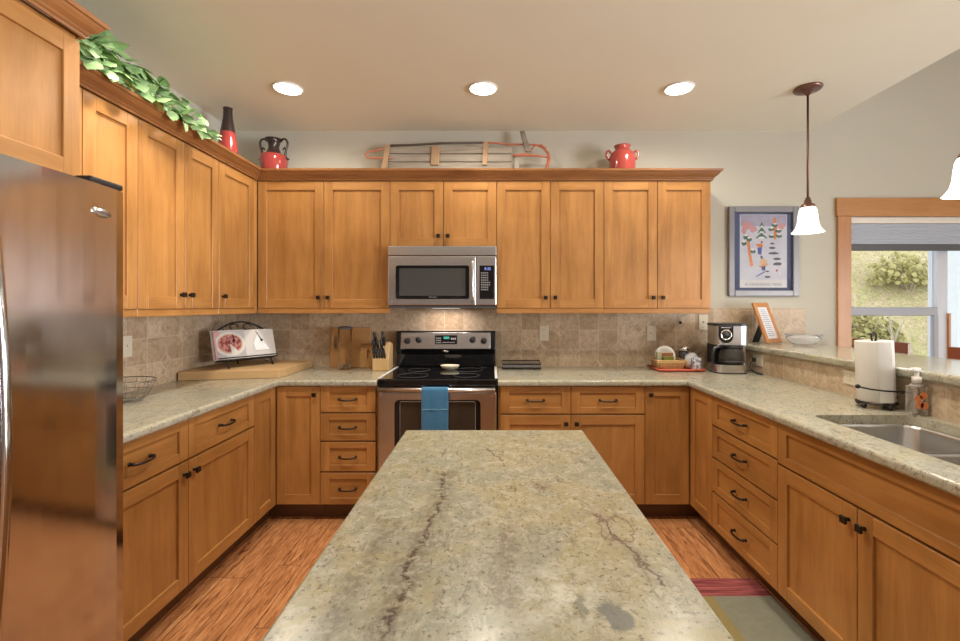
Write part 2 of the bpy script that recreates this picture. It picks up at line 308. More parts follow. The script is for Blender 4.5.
M['ext_wall'] = plain('pale_stone_stucco', (0.62, 0.66, 0.70), 0.9, 0, 0.10, 6)
M['crumple'] = plain('crumpled_white_bag', (0.70, 0.72, 0.74), 0.5, 0, 0.2, 40)
M['carafe'] = plain('smoky_carafe_glass', (0.30, 0.28, 0.26), 0.03, 0, Transmission_Weight=0.85, IOR=1.2)
M['patterned'] = (lambda n: n.set(Base_Color=n.mix(n.ramp(n.noise(n.obj(), 75, 3), [(0.45, (0,0,0)), (0.55, (1,1,1))]), (0.16, 0.16, 0.20), (0.62, 0.62, 0.68)), Roughness=0.2))(NT('grey_patterned_tumbler'))

# ------------------------------------------------------------------ mesh builder
class MB:
    def __init__(s, T=None): s.bm = bmesh.new(); s.T = T or Matrix.Identity(4)
    def _merge(s, tmp, mi=0, smooth=False):
        for f in tmp.faces:
            if mi is not None: f.material_index = mi
            f.smooth = smooth
        me = bpy.data.meshes.new('tmp'); tmp.to_mesh(me); tmp.free(); me.transform(s.T); s.bm.from_mesh(me); bpy.data.meshes.remove(me); return s
    def box(s, x0, x1, y0, y1, z0, z1, mi=0, bev=0.0, seg=1):
        t = bmesh.new(); bmesh.ops.create_cube(t, size=1)
        for v in t.verts: v.co = ((x0+x1)/2+v.co.x*(x1-x0), (y0+y1)/2+v.co.y*(y1-y0), (z0+z1)/2+v.co.z*(z1-z0))
        if bev: bmesh.ops.bevel(t, geom=t.edges[:], offset=bev, segments=seg, profile=0.5, affect='EDGES')
        return s._merge(t, mi)
    def prism(s, pts, axis, a, b, mi=0, bev=0.0, seg=2, smooth=False):
        """extrude a polygon along axis from a to b; pts in the two other axes (in order)."""
        t = bmesh.new(); o = [i for i in range(3) if i != axis]
        vs = []
        for p in pts:
            c = [0, 0, 0]; c[o[0]] = p[0]; c[o[1]] = p[1]; c[axis] = a; vs.append(t.verts.new(c))
        f = t.faces.new(vs); r = bmesh.ops.extrude_face_region(t, geom=[f])
        for v in r['geom']:
            if isinstance(v, bmesh.types.BMVert): v.co[axis] = b
        bmesh.ops.recalc_face_normals(t, faces=t.faces[:])
        if bev: bmesh.ops.bevel(t, geom=t.edges[:], offset=bev, segments=seg, profile=0.5, affect='EDGES')
        return s._merge(t, mi, smooth)
    def cyl(s, p0, p1, r0, r1=None, n=20, mi=0, smooth=True, caps=True):
        r1 = r0 if r1 is None else r1
        return s.tube([p0, p1], [r0, r1], n, mi, caps=caps, smooth=smooth)
    def tube(s, pts, r, n=10, mi=0, closed=False, caps=True, smooth=True):
        pts = [Vector(p) for p in pts]; N = len(pts); rs = r if isinstance(r, (list, tuple)) else [r]*N
        t = bmesh.new(); rings = []; up = None
        for i, p in enumerate(pts):
            if closed: d = pts[(i+1) % N]-pts[i-1]
            else: d = pts[min(i+1, N-1)]-pts[max(i-1, 0)]
            d.normalize()
            if up is None:
                up = Vector((0, 0, 1)) if abs(d.z) < 0.9 else Vector((1, 0, 0))
            x = up.cross(d)
            if x.length < 1e-4: x = Vector((0, 1, 0)).cross(d)
            x.normalize(); up = d.cross(x).normalized()
            rings.append([t.verts.new(p+rs[i]*(math.cos(2*PI*k/n)*x+math.sin(2*PI*k/n)*up)) for k in range(n)])
        for i in range(N if closed else N-1):
            a, b = rings[i], rings[(i+1) % N]
            for k in range(n): t.faces.new((a[k], a[(k+1) % n], b[(k+1) % n], b[k]))
        if caps and not closed:
            t.faces.new(list(reversed(rings[0]))); t.faces.new(rings[-1])
        return s._merge(t, mi, smooth)
    def lathe(s, prof, c=(0, 0, 0), n=28, mi=0, smooth=True, sx=1.0, sy=1.0):
        t = bmesh.new(); rings = []
        for r, z in prof:
            if r < 1e-5: rings.append([t.verts.new((c[0], c[1], c[2]+z))])
            else: rings.append([t.verts.new((c[0]+r*sx*math.cos(2*PI*k/n), c[1]+r*sy*math.sin(2*PI*k/n), c[2]+z)) for k in range(n)])
        for a, b in zip(rings, rings[1:]):
            for k in range(n):
                A, B = a[k % len(a)], a[(k+1) % n % len(a)]; D, E = b[k % len(b)], b[(k+1) % n % len(b)]
                vs = []
                for q in (A, B, E, D):
                    if q not in vs: vs.append(q)
                if len(vs) > 2: t.faces.new(vs)
        return s._merge(t, mi, smooth)
    def ball(s, c, r, mi=0, sc=(1, 1, 1), u=14, v=10):
        t = bmesh.new(); bmesh.ops.create_uvsphere(t, u_segments=u, v_segments=v, radius=r)
        for q in t.verts: q.co = (c[0]+q.co.x*sc[0], c[1]+q.co.y*sc[1], c[2]+q.co.z*sc[2])
        return s._merge(t, mi, True)
    def poly(s, pts, mi=0):
        t = bmesh.new(); t.faces.new([t.verts.new(p) for p in pts]); return s._merge(t, mi)
    def grid(s, rows, mi=0, smooth=True):
        t = bmesh.new(); g = [[t.verts.new(p) for p in r] for r in rows]
        for i in range(len(g)-1):
            for j in range(len(g[0])-1): t.faces.new((g[i][j], g[i][j+1], g[i+1][j+1], g[i+1][j]))
        return s._merge(t, mi, smooth)
    def build(s, name, mats, parent=None, origin=None, recalc=True):
        if recalc: bmesh.ops.recalc_face_normals(s.bm, faces=s.bm.faces[:])
        me = bpy.data.meshes.new(name); s.bm.to_mesh(me); s.bm.free()
        if origin is None:
            if parent is not None: origin = wloc(parent)
            else:
                xs = [v.co for v in me.vertices]; lo = [min(c[i] for c in xs) for i in range(3)]; hi = [max(c[i] for c in xs) for i in range(3)]
                origin = Vector(((lo[0]+hi[0])/2, (lo[1]+hi[1])/2, lo[2]))
        origin = Vector(origin)
        me.transform(Matrix.Translation(-origin))
        for m in (mats if isinstance(mats, (list, tuple)) else [mats]): me.materials.append(m if not isinstance(m, str) else M[m])
        o = bpy.data.objects.new(name, me); COL.objects.link(o)
        o.location = origin-(wloc(parent) if parent is not None else Vector())
        if parent is not None: o.parent = parent
        return o
def wloc(o):
    v = Vector()
    while o is not None: v = v+o.location; o = o.parent
    return v
def tag(o, label=None, cat=None, group=None, kind=None):
    if label: o['label'] = label
    if cat: o['category'] = cat
    if group: o['group'] = group
    if kind: o['kind'] = kind
    return o
def thing(name, loc, label, cat, group=None):
    o = bpy.data.objects.new(name, None); COL.objects.link(o); o.location = loc; o.empty_display_size = 0.05
    return tag(o, label, cat, group)
def structure(mb, name, mats, parent=None, origin=None):
    o = mb.build(name, mats, parent, origin)
    if parent is None: o['kind'] = 'structure'
    return o
def W(px, py, D): return Vector(((px-VX)*D/F_PX, D, CAM_H-(py-VY)*D/F_PX))
def arc(c, r, a0, a1, n, plane='xz', sy=1.0):
    out = []
    for i in range(n+1):
        a = a0+(a1-a0)*i/n; p = r*math.cos(a); q = r*math.sin(a)*sy
        out.append({'xz': (c[0]+p, c[1], c[2]+q), 'xy': (c[0]+p, c[1]+q, c[2]), 'yz': (c[0], c[1]+p, c[2]+q)}[plane])
    return out
def text(body, name, size, mat, parent, loc, rot, align='CENTER', depth=0.0004):
    cu = bpy.data.curves.new(name, 'FONT'); cu.body = body; cu.size = size; cu.align_x = align; cu.align_y = 'CENTER'; cu.extrude = depth
    tmp = bpy.data.objects.new(name+'_outline', cu); COL.objects.link(tmp)
    C.view_layer.update()
    me = bpy.data.meshes.new_from_object(tmp.evaluated_get(C.evaluated_depsgraph_get()))
    bpy.data.objects.remove(tmp); bpy.data.curves.remove(cu)
    me.name = name; me.materials.clear(); me.materials.append(M[mat])
    o = bpy.data.objects.new(name, me); COL.objects.link(o)
    o.location = Vector(loc)-wloc(parent); o.rotation_euler = rot; o.parent = parent
    return o

# ------------------------------------------------------------------ the setting
XL, YB, ZC = -2.01, 3.54, 2.754
XF = 2.484                       # where the flat ceiling ends and the vault rises
structure(MB().box(-2.2, 6.2, -3.0, 3.7, -0.1, 0.0), 'floor', 'floor', origin=(0, 0, 0))
structure(MB().box(XL-0.15, XL, -3.0, YB+0.15, 0.0, ZC), 'wall_left', 'wall')
tv = math.tan(math.radians(29.8))
structure(MB().box(6.2, 6.35, -3.0, YB+0.15, 0.0, 5.0), 'wall_right', 'wall')
wf = MB().box(XL-0.15, 6.35, -3.15, -3.0, 0, ZC); wf.prism([(XF, ZC), (6.35, ZC), (6.35, ZC+(6.35-XF)*tv)], 1, -3.15, -3.0)
structure(wf, 'wall_front', 'far_wall')
WX0, WX1, WZ0, WZ1 = 2.795, 4.75, 0.86, 2.085
wb = MB()
wb.box(XL, WX0, YB, YB+0.15, 0, ZC)
wb.box(WX0, WX1, YB, YB+0.15, 0, WZ0); wb.box(WX0, WX1, YB, YB+0.15, WZ1, ZC)
wb.box(WX1, 6.2, YB, YB+0.15, 0, ZC)
wb.prism([(XF, ZC), (6.2, ZC), (6.2, ZC+(6.2-XF)*tv)], 1, YB, YB+0.15)
structure(wb, 'wall_back', 'wall', origin=(0, YB, 0))
cb = MB().box(XL-0.15, XF, -3.0, YB+0.15, ZC, ZC+0.12)
cb.prism([(XF, ZC), (6.2, ZC+(6.2-XF)*tv), (6.2, ZC+(6.2-XF)*tv+0.12), (XF, ZC+0.12)], 1, -3.0, YB+0.15)
structure(cb, 'ceiling', 'ceiling', origin=(0, 0, ZC))
# knee wall that carries the raised bar
BX = 1.885
structure(MB().box(BX+0.008, 2.03, 0.85, YB, 0, 1.064), 'wall_bar', 'wall')
# tiled backsplashes
ZT = 0.914
structure(MB().box(XL+0.009, 1.86, YB-0.009, YB, ZT, 1.371).box(1.86, 2.445, YB-0.009, YB, 1.108, 1.371), 'trim_1', 'tile_x', origin=(0, YB, 0))
structure(MB().box(XL, XL+0.009, 1.43, YB, ZT, 1.371), 'trim_2', 'tile_y', origin=(XL, 0, 0))
structure(MB().box(BX, BX+0.008, 0.85, YB-0.0095, ZT, 1.064), 'trim_3', 'tile_y', origin=(BX, 0, 0))

# window 1 (double hung beside a mullion, a second light beyond)
win = bpy.data.objects.new('window_1', None); COL.objects.link(win); win.location = (WX0, YB, WZ0); win['kind'] = 'structure'
MB().box(2.68, WX1+0.115, YB-0.022, YB, WZ1, 2.228, 0, 0.002).build('head_casing', 'casing_h', win)
MB().box(2.69, WX0, YB-0.02, YB, 0.80, WZ1, 0, 0.002).box(WX1, WX1+0.105, YB-0.02, YB, 0.80, WZ1, 0, 0.002).build('side_casing', 'casing_v', win)
MB().box(2.66, WX1+0.13, YB-0.05, YB+0.03, WZ0-0.03, WZ0, 0, 0.003).build('sill', 'casing_h', win)
yf = YB+0.06
f = MB()
f.box(WX0, WX0+0.02, yf, yf+0.07, WZ0, WZ1); f.box(3.535, 3.615, yf-0.005, yf+0.075, WZ0, WZ1)
f.box(WX1-0.03, WX1, yf, yf+0.07, WZ0, WZ1); f.box(WX0, WX1, yf, yf+0.07, WZ0, WZ0+0.04); f.box(WX0, WX1, yf, yf+0.07, WZ1-0.03, WZ1)
f.build('window_frame', 'vinyl', win)
MB().box(WX0+0.02, 3.535, yf-0.012, yf+0.02, 1.310, 1.378, 0, 0.004).box(3.50, 3.54, yf-0.012, yf+0.02, WZ0+0.04, 1.314, 0, 0.004).build('sash', 'vinyl_grey', win)
MB().box(3.612, 3.630, yf-0.02, yf+0.0, WZ0, 1.33, 0, 0.002).build('mullion_strip', 'casing_v', win)
MB().box(WX0+0.02, 3.535, yf+0.03, yf+0.034, WZ0+0.04, WZ1-0.03).build('pane', 'thin_glass', win)
MB().box(3.615, WX1-0.03, yf+0.03, yf+0.034, WZ0+0.04, WZ1-0.03).build('pane', 'thin_glass', win)

# ------------------------------------------------------------------ cabinets
def run_T(kind, face):
    if kind == 'back': return Matrix.Translation((0, face, 0))
    if kind == 'left': return Matrix(((0, -1, 0, face), (1, 0, 0, 0), (0, 0, 1, 0), (0, 0, 0, 1)))
    return Matrix(((0, 1, 0, face), (1, 0, 0, 0), (0, 0, 1, 0), (0, 0, 0, 1)))      # right
def shaker(T, u0, u1, z0, z1, st, rl, parent, name):
    g = 0.002; u0 += g; u1 -= g; z0 += g; z1 -= g; b = 0.0014
    m = MB(T)
    m.box(u0, u0+st, 0, 0.02, z0, z1, 0, b).box(u1-st, u1, 0, 0.02, z0, z1, 0, b)
    hz = 1
    m.box(u0+st, u1-st, 0, 0.02, z0, z0+rl, hz, b).box(u0+st, u1-st, 0, 0.02, z1-rl, z1, hz, b)
    m.box(u0+st-0.004, u1-st+0.004, 0.0105, 0.0180, z0+rl-0.004, z1-rl+0.004, 0 if name == 'door' else 1)
    return m.build(name, ['wood_v', 'wood_h'], parent)
def knob(T, u, z, parent):
    m = MB(T); m.tube([(u, 0.0, z), (u, -0.016, z)], [0.007, 0.006], 12)
    m.box(u-0.0135, u+0.0135, -0.029, -0.016, z-0.0135, z+0.0135, 0, 0.004, 2)
    return m.build('knob', 'bronze', parent)
def pull(T, u, z, parent):
    m = MB(T); h = 0.052
    pts = [(u-h, 0.0, z), (u-h, -0.014, z)]+[(u-h*math.cos(PI*i/8), -0.018-0.013*math.sin(PI*i/8), z-0.004*math.sin(PI*i/8)) for i in range(9)]+[(u+h, -0.014, z), (u+h, 0.0, z)]
    m.tube(pts, 0.0052, 10); m.ball((u-h, -0.002, z), 0.009, sc=(1, 0.6, 1)) ; m.ball((u+h, -0.002, z), 0.009, sc=(1, 0.6, 1))
    for s_ in (-1, 1): m.ball((u+s_*h, -0.016, z), 0.0075)
    return m.build('pull', 'bronze', parent)
def cabinet(kind, face, u0, u1, z0, z1, depth, fronts, label, body=None, toe=False, rail=False, name=None, cat='cabinet', group=None):
    T = run_T(kind, face)
    base = T @ Vector(((u0+u1)/2, depth/2, 0.0 if toe else z0))
    t = thing(name or ('base_cabinet' if toe else 'wall_cabinet'), base, label, cat, group)
    m = MB(T)
    zb = 0.105 if toe else z0
    if body: body(m)
    else: m.box(u0+0.0006, u1-0.0006, 0.0212, depth, zb, z1)
    m.build('body', 'wood_v', t)
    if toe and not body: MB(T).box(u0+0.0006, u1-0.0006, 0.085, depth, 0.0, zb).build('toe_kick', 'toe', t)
    if rail: MB(T).box(u0+0.0006, u1-0.0006, 0.004, 0.024, z0-0.036, z0-0.0003, 0, 0.002).build('light_rail', 'wood_h', t)
    for fr in fronts:
        if fr[0] == 'door':
            _, a, b, c, d, side, at = fr
            o = shaker(T, a, b, c, d, 0.062, 0.062, t, 'door')
            if side:
                ku = a+0.034 if side == 'a' else b-0.034
                knob(T, ku, (d-0.055 if at == 'top' else c+0.076), o)
        else:
            _, a, b, c, d, has = fr
            o = shaker(T, a, b, c, d, 0.057, 0.040, t, 'drawer')
            if has: pull(T, (a+b)/2, (c+d)/2, o)
    return t
FB, FL, FR = 2.905, -1.385, 1.269          # faces of the base runs
UB, UL = 3.213, -1.665                      # faces of the wall-cabinet runs
ZTOP = 0.8735
D4 = [(0.875, 0.705), (0.698, 0.522), (0.515, 0.325), (0.318, 0.113)]
dep = YB-FB-0.001
# left base run
cabinet('left', FL, 1.496, 2.64, 0, ZTOP, 0.624,
        [('drawer', 1.496, 2.068, 0.690, 0.872, 1), ('drawer', 2.068, 2.64, 0.690, 0.872, 1),
         ('door', 1.496, 2.068, 0.113, 0.684, 'b', 'top'), ('door', 2.068, 2.64, 0.113, 0.684, 'a', 'top')],
        'honey wood base cabinet beside the refrigerator, two drawers over two doors', toe=True)
def lbody(m):
    m.T = Matrix.Identity(4)
    m.prism([(XL+0.001, 2.641), (FL-0.0212, 2.641), (FL-0.0212, FB+0.0212), (-1.104, FB+0.0212), (-1.104, YB-0.001), (XL+0.001, YB-0.001)], 2, 0.105, ZTOP)
t = cabinet('left', FL, 2.64, 2.90, 0, ZTOP, 0.624, [('door', 2.64, 2.902, 0.113, 0.872, None, None)],
            'corner base cabinet with two tall doors meeting in the left corner', body=lbody, toe=True, name='corner_base_cabinet')
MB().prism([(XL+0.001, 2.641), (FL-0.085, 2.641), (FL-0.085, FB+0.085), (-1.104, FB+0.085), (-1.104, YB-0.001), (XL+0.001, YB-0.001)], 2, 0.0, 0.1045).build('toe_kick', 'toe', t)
o = shaker(run_T('back', FB), FL+0.002, -1.103, 0.113, 0.872, 0.058, 0.062, t, 'door'); knob(run_T('back', FB), -1.103-0.032, 0.82, o)
# back base run
cabinet('back', FB, -1.103, -0.731, 0, ZTOP, dep, [('drawer', -1.103, -0.745, b, a, 1) for a, b in D4],
        'narrow stack of four wooden drawers left of the range', toe=True, name='drawer_base_cabinet')
cabinet('back', FB, 0.040, 0.981, 0, ZTOP, dep,
        [('drawer', 0.052, 0.506, 0.695, 0.872, 1), ('drawer', 0.506, 0.981, 0.695, 0.872, 1),
         ('door', 0.052, 0.506, 0.113, 0.689, 'b', 'top'), ('door', 0.506, 0.981, 0.113, 0.689, 'a', 'top')],
        'wooden base cabinet right of the range, two drawers over two doors', toe=True)
def rbody(m):
    m.T = Matrix.Identity(4)
    m.prism([(0.982, FB+0.0212), (FR+0.0212, FB+0.0212), (FR+0.0212, 2.614), (BX-0.001, 2.614), (BX-0.001, YB-0.001), (0.982, YB-0.001)], 2, 0.105, ZTOP)
t = cabinet('right', FR, 2.613, 2.90, 0, ZTOP, 0.614, [('door', 2.613, 2.902, 0.113, 0.872, None, None)],
            'corner base cabinet with two tall doors meeting in the right corner', body=rbody, toe=True, name='corner_base_cabinet')
MB().prism([(0.982, FB+0.085), (FR+0.085, FB+0.085), (FR+0.085, 2.614), (BX-0.001, 2.614), (BX-0.001, YB-0.001), (0.982, YB-0.001)], 2, 0.0, 0.1045).build('toe_kick', 'toe', t)
o = shaker(run_T('back', FB), 0.981, FR-0.002, 0.113, 0.872, 0.058, 0.062, t, 'door'); knob(run_T('back', FB), 0.981+0.032, 0.82, o)
# right base run
cabinet('right', FR, 2.014, 2.613, 0, ZTOP, 0.614, [('drawer', 2.014, 2.613, b, a, 1) for a, b in D4],
        'wide stack of four wooden drawers under the right counter', toe=True, name='drawer_base_cabinet')
def sbody(m):      # hollow, so that the bowls hang free
    m.box(1.137, 1.155, 0.0212, 0.614, 0.105, ZTOP); m.box(1.995, 2.0134, 0.0212, 0.614, 0.105, ZTOP)
    m.box(1.155, 1.995, 0.0212, 0.614, 0.105, 0.123); m.box(1.155, 1.995, 0.600, 0.614, 0.123, ZTOP)
    m.box(1.155, 1.995, 0.0212, 0.040, 0.66, ZTOP)
t = cabinet('right', FR, 1.137, 2.014, 0, ZTOP, 0.614,
        [('drawer', 1.137, 2.014, 0.690, 0.872, 0), ('door', 1.137, 1.575, 0.113, 0.684, 'b', 'top'), ('door', 1.575, 2.014, 0.113, 0.684, 'a', 'top')],
        'sink base cabinet with a long false drawer panel over two doors', body=sbody, toe=True, name='sink_cabinet')
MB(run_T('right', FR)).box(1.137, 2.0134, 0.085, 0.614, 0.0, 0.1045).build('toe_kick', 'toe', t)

# wall cabinets
UZ0, UZ1, UT = 1.371, 2.274, 2.300
cabinet('left', UL, 1.552, 2.132, UZ0, UT, 0.344, [('door', 1.552, 1.842, UZ0, UZ1, 'b', 'bottom'), ('door', 1.842, 2.132, UZ0, UZ1, 'a', 'bottom')],
        'wall cabinet nearest the refrigerator on the left wall, partly hidden by it', rail=True)
cabinet('left', UL, 2.132, 2.763, UZ0, UT, 0.344, [('door', 2.132, 2.456, UZ0, UZ1, 'b', 'bottom'), ('door', 2.456, 2.763, UZ0, UZ1, 'a', 'bottom')],
        'two-door wall cabinet in the middle of the left wall run', rail=True)
def cbody(m):
    m.T = Matrix.Identity(4)
    m.box(XL+0.001, UL-0.0212, 2.7636, YB-0.001, UZ0, UT); m.box(UL-0.0212, UL-0.001, 3.172, 3.2125, UZ0-0.03, UZ1)
cabinet('left', UL, 2.763, 3.20, UZ0, UT, 0.344, [('door', 2.763, 3.170, UZ0, UZ1, 'a', 'bottom')],
        'corner wall cabinet with one narrow door, above the cookbook', body=cbody, rail=True)
ud = YB-UB-0.001
def ub(a, b, z0, lab, rail=True):
    m_ = (a+b)/2
    cabinet('back', UB, a, b, z0, UT, ud, [('door', a, m_, z0, UZ1, 'b', 'bottom'), ('door', m_, b, z0, UZ1, 'a', 'bottom')], lab, rail=rail)
ub(-1.662, -0.724, UZ0, 'wide two-door wall cabinet left of the microwave')
ub(-0.724, 0.033, 1.806, 'short two-door wall cabinet above the microwave', False)
ub(0.033, 0.794, UZ0, 'two-door wall cabinet right beside the microwave')
ub(0.794, 1.553, UZ0, 'two-door wall cabinet at the right end of the back run')
# cabinet over the fridge, with the tall side panel that carries it
T = run_T('left', -1.40)
t = thing('refrigerator_cabinet', (-1.7, 1.0, 1.80), 'deep wooden cabinet above the refrigerator at the top left edge', 'cabinet')
MB(T).box(0.46, 1.545, 0.0212, 0.608, 1.80, 2.315).build('body', 'wood_v', t)
MB(T).box(1.448, 1.490, 0.03, 0.608, 0.0, 1.7995).build('side_panel', 'wood_v', t)
for a, b, s_ in ((0.465, 1.003, 'b'), (1.003, 1.541, 'a')):
    o = shaker(T, a, b, 1.812, 2.285, 0.058, 0.060, t, 'door'); knob(T, b-0.034 if s_ == 'b' else a+0.034, 1.85, o)
# crown mouldings
CP = [(0.0, 0.0), (-0.010, 0.0), (-0.012, 0.010), (-0.018, 0.014), (-0.022, 0.022), (-0.040, 0.034), (-0.050, 0.046), (-0.054, 0.054), (-0.064, 0.056), (-0.068, 0.070), (0.0, 0.070)]
def sweep_crown(path, name, z, label, k_=0.88):
    """path: outline points (x, y) of the cabinet faces, outward offsets taken to the left-normal; mitred corners"""
    n = len(path); rings = []
    for i in range(n):
        def nrm(a, b):
            d = (Vector(b)-Vector(a)).normalized(); return Vector((d.y, -d.x))
        if i == 0: o = nrm(path[0], path[1])
        elif i == n-1: o = nrm(path[-2], path[-1])
        else:
            a, b = nrm(path[i-1], path[i]), nrm(path[i], path[i+1]); o = (a+b)/(1+a.dot(b))
        rings.append([(path[i][0]-p*k_*o.x, path[i][1]-p*k_*o.y, z+q) for p, q in CP])
    t = bmesh.new(); R = [[t.verts.new(p) for p in r] for r in rings]; k = len(CP)
    for a, b in zip(R, R[1:]):
        for j in range(k): t.faces.new((a[j], a[(j+1) % k], b[(j+1) % k], b[j]))
    t.faces.new(R[0]); t.faces.new(list(reversed(R[-1])))
    m = MB(); m._merge(t, 0); o = m.build(name, 'wood_crown'); tag(o, label, 'crown moulding'); return o
# outward normal = right of travel direction: travel along the faces with the room on the right
sweep_crown([(UL, 1.553), (UL, UB), (1.555, UB), (1.555, YB-0.001)], 'crown_molding', 2.276, 'long wooden crown moulding along the tops of left and back wall cabinets')
sweep_crown([(-1.40, 0.46), (-1.40, 1.547), (UL-0.09, 1.547)], 'crown_molding', 2.302, 'short wooden crown moulding on the cabinet above the refrigerator', 0.78)

# ------------------------------------------------------------------ counters
def slab(outer, holes, z0, z1, front, name, mat, label, cat='countertop', off=0.014):
    t = bmesh.new(); loops = []
    for lp in [outer]+holes:
        vs = [t.verts.new((p[0], p[1], z0)) for p in lp]
        es = [t.edges.new((vs[i], vs[(i+1) % len(vs)])) for i in range(len(vs))]; loops.append(es)
    bmesh.ops.triangle_fill(t, use_beauty=True, use_dissolve=False, edges=t.edges[:])
    r = bmesh.ops.extrude_face_region(t, geom=t.faces[:])
    for v in r['geom']:
        if isinstance(v, bmesh.types.BMVert): v.co.z = z1
    bmesh.ops.recalc_face_normals(t, faces=t.faces[:])
    sel = [e for e in t.edges if front(e.verts[0].co) and front(e.verts[1].co) and abs(e.verts[0].co.z-e.verts[1].co.z) < 1e-6 and len(e.link_faces) == 2 and e.calc_face_angle(0) > 0.5]
    bmesh.ops.bevel(t, geom=sel, offset=off, segments=4, profile=0.5, affect='EDGES')
    m = MB(); m._merge(t, 0); o = m.build(name, mat); tag(o, label, cat); return o
E = 1e-4
CZ0, CZ1 = 0.8745, 0.9138
cxl, cxr, cyb = FL+0.028, FR-0.028, FB-0.026
slab([(XL+0.001, 1.4925), (cxl, 1.4925), (cxl, cyb), (-0.732, cyb), (-0.732, YB-0.001), (XL+0.001, YB-0.001)], [], CZ0, CZ1,
     lambda c: (abs(c.x-cxl) < E) or abs(c.y-cyb) < E, 'countertop', 'granite', 'L-shaped cream granite countertop along the left wall to the range')
def rrect(x0, x1, y0, y1, r, n=5):
    out = []
    for cx, cy, a in ((x1-r, y1-r, 0), (x0+r, y1-r, PI/2), (x0+r, y0+r, PI), (x1-r, y0+r, 1.5*PI)):
        for i in range(n+1):
            b = a+PI/2*i/n; out.append((cx+r*math.cos(b), cy+r*math.sin(b)))
    return out
SX0, SX1, SY0, SY1 = 1.385, 1.82, 1.185, 1.966
sink_cut = rrect(SX0, SX1, SY0, SY1, 0.040)
slab([(0.039, cyb), (cxr, cyb), (cxr, 0.95), (BX-0.001, 0.95), (BX-0.001, YB-0.001), (0.039, YB-0.001)], [sink_cut], CZ0, CZ1,
     lambda c: (abs(c.x-cxr) < E) or abs(c.y-cyb) < E, 'countertop', 'granite', 'L-shaped cream granite countertop holding the sink on the right')
slab([(1.853, 0.85), (2.44, 0.85), (2.44, YB-0.001), (1.853, YB-0.001)], [], 1.0648, 1.107,
     lambda c: abs(c.x-1.853) < E or abs(c.x-2.44) < E or abs(c.y-0.85) < E, 'breakfast_bar', 'granite', 'raised granite breakfast bar top carrying the glass bowl', 'breakfast bar')
# island
ti = thing('kitchen_island', (0.0085, 1.06, 0), 'free-standing kitchen island topped by a large veined granite slab', 'kitchen island')
m = MB().box(-0.328, 0.345, 0.32, 1.728, 0.875, 0.9145, 0, 0.005, 2); m.build('island_top', 'granite_island', ti)
MB().box(-0.29, 0.307, 0.45, 1.69, 0.1, 0.8745).box(-0.23, 0.247, 0.51, 1.63, 0, 0.1).build('body', 'wood_v', ti)
for a, b in ((0.45, 1.07), (1.07, 1.69)):
    shaker(run_T('left', 0.3275), a, b, 0.11, 0.87, 0.062, 0.062, ti, 'door'); shaker(run_T('right', -0.3105), a, b, 0.11, 0.87, 0.062, 0.062, ti, 'door')

# ------------------------------------------------------------------ sink
ts = thing('kitchen_sink', ((SX0+SX1)/2, (SY0+SY1)/2, 0.69), 'undermounted double-bowl stainless steel sink', 'sink')
def bowl(y0, y1, zt):
    t = bmesh.new(); loops = []
    for (d, z, r) in ((-0.012, zt, 0.05), (0.0, zt, 0.045), (0.004, zt-0.012, 0.05), (0.010, 0.725, 0.06), (0.022, 0.705, 0.055), (0.045, 0.698, 0.05)):
        loops.append([t.verts.new((p[0], p[1], z)) for p in rrect(SX0+0.004+d, SX1-0.004-d, y0+d, y1-d, max(0.02, r), 5)])
    for a, b in zip(loops, loops[1:]):
        for k in range(len(a)): t.faces.new((a[k], a[(k+1) % len(a)], b[(k+1) % len(a)], b[k]))
    t.faces.new(loops[-1]); return t
for y0, y1 in ((SY0+0.004, 1.565), (1.585, SY1-0.004)):
    m = MB(); m._merge(bowl(y0, y1, 0.8735), 0, True); b_ = m.build('bowl', 'sink', ts)
    m = MB(); m.lathe([(0.0, 0.0), (0.02, 0.0), (0.035, 0.004), (0.044, 0.003), (0.045, 0.0)], (1.62, (y0+y1)/2, 0.699), 20); m.build('drain', 'chrome', b_)
MB().box(SX0+0.02, SX1-0.02, 1.564, 1.586, 0.84, 0.8725, 0, 0.006, 2).build('divider', 'sink', ts)

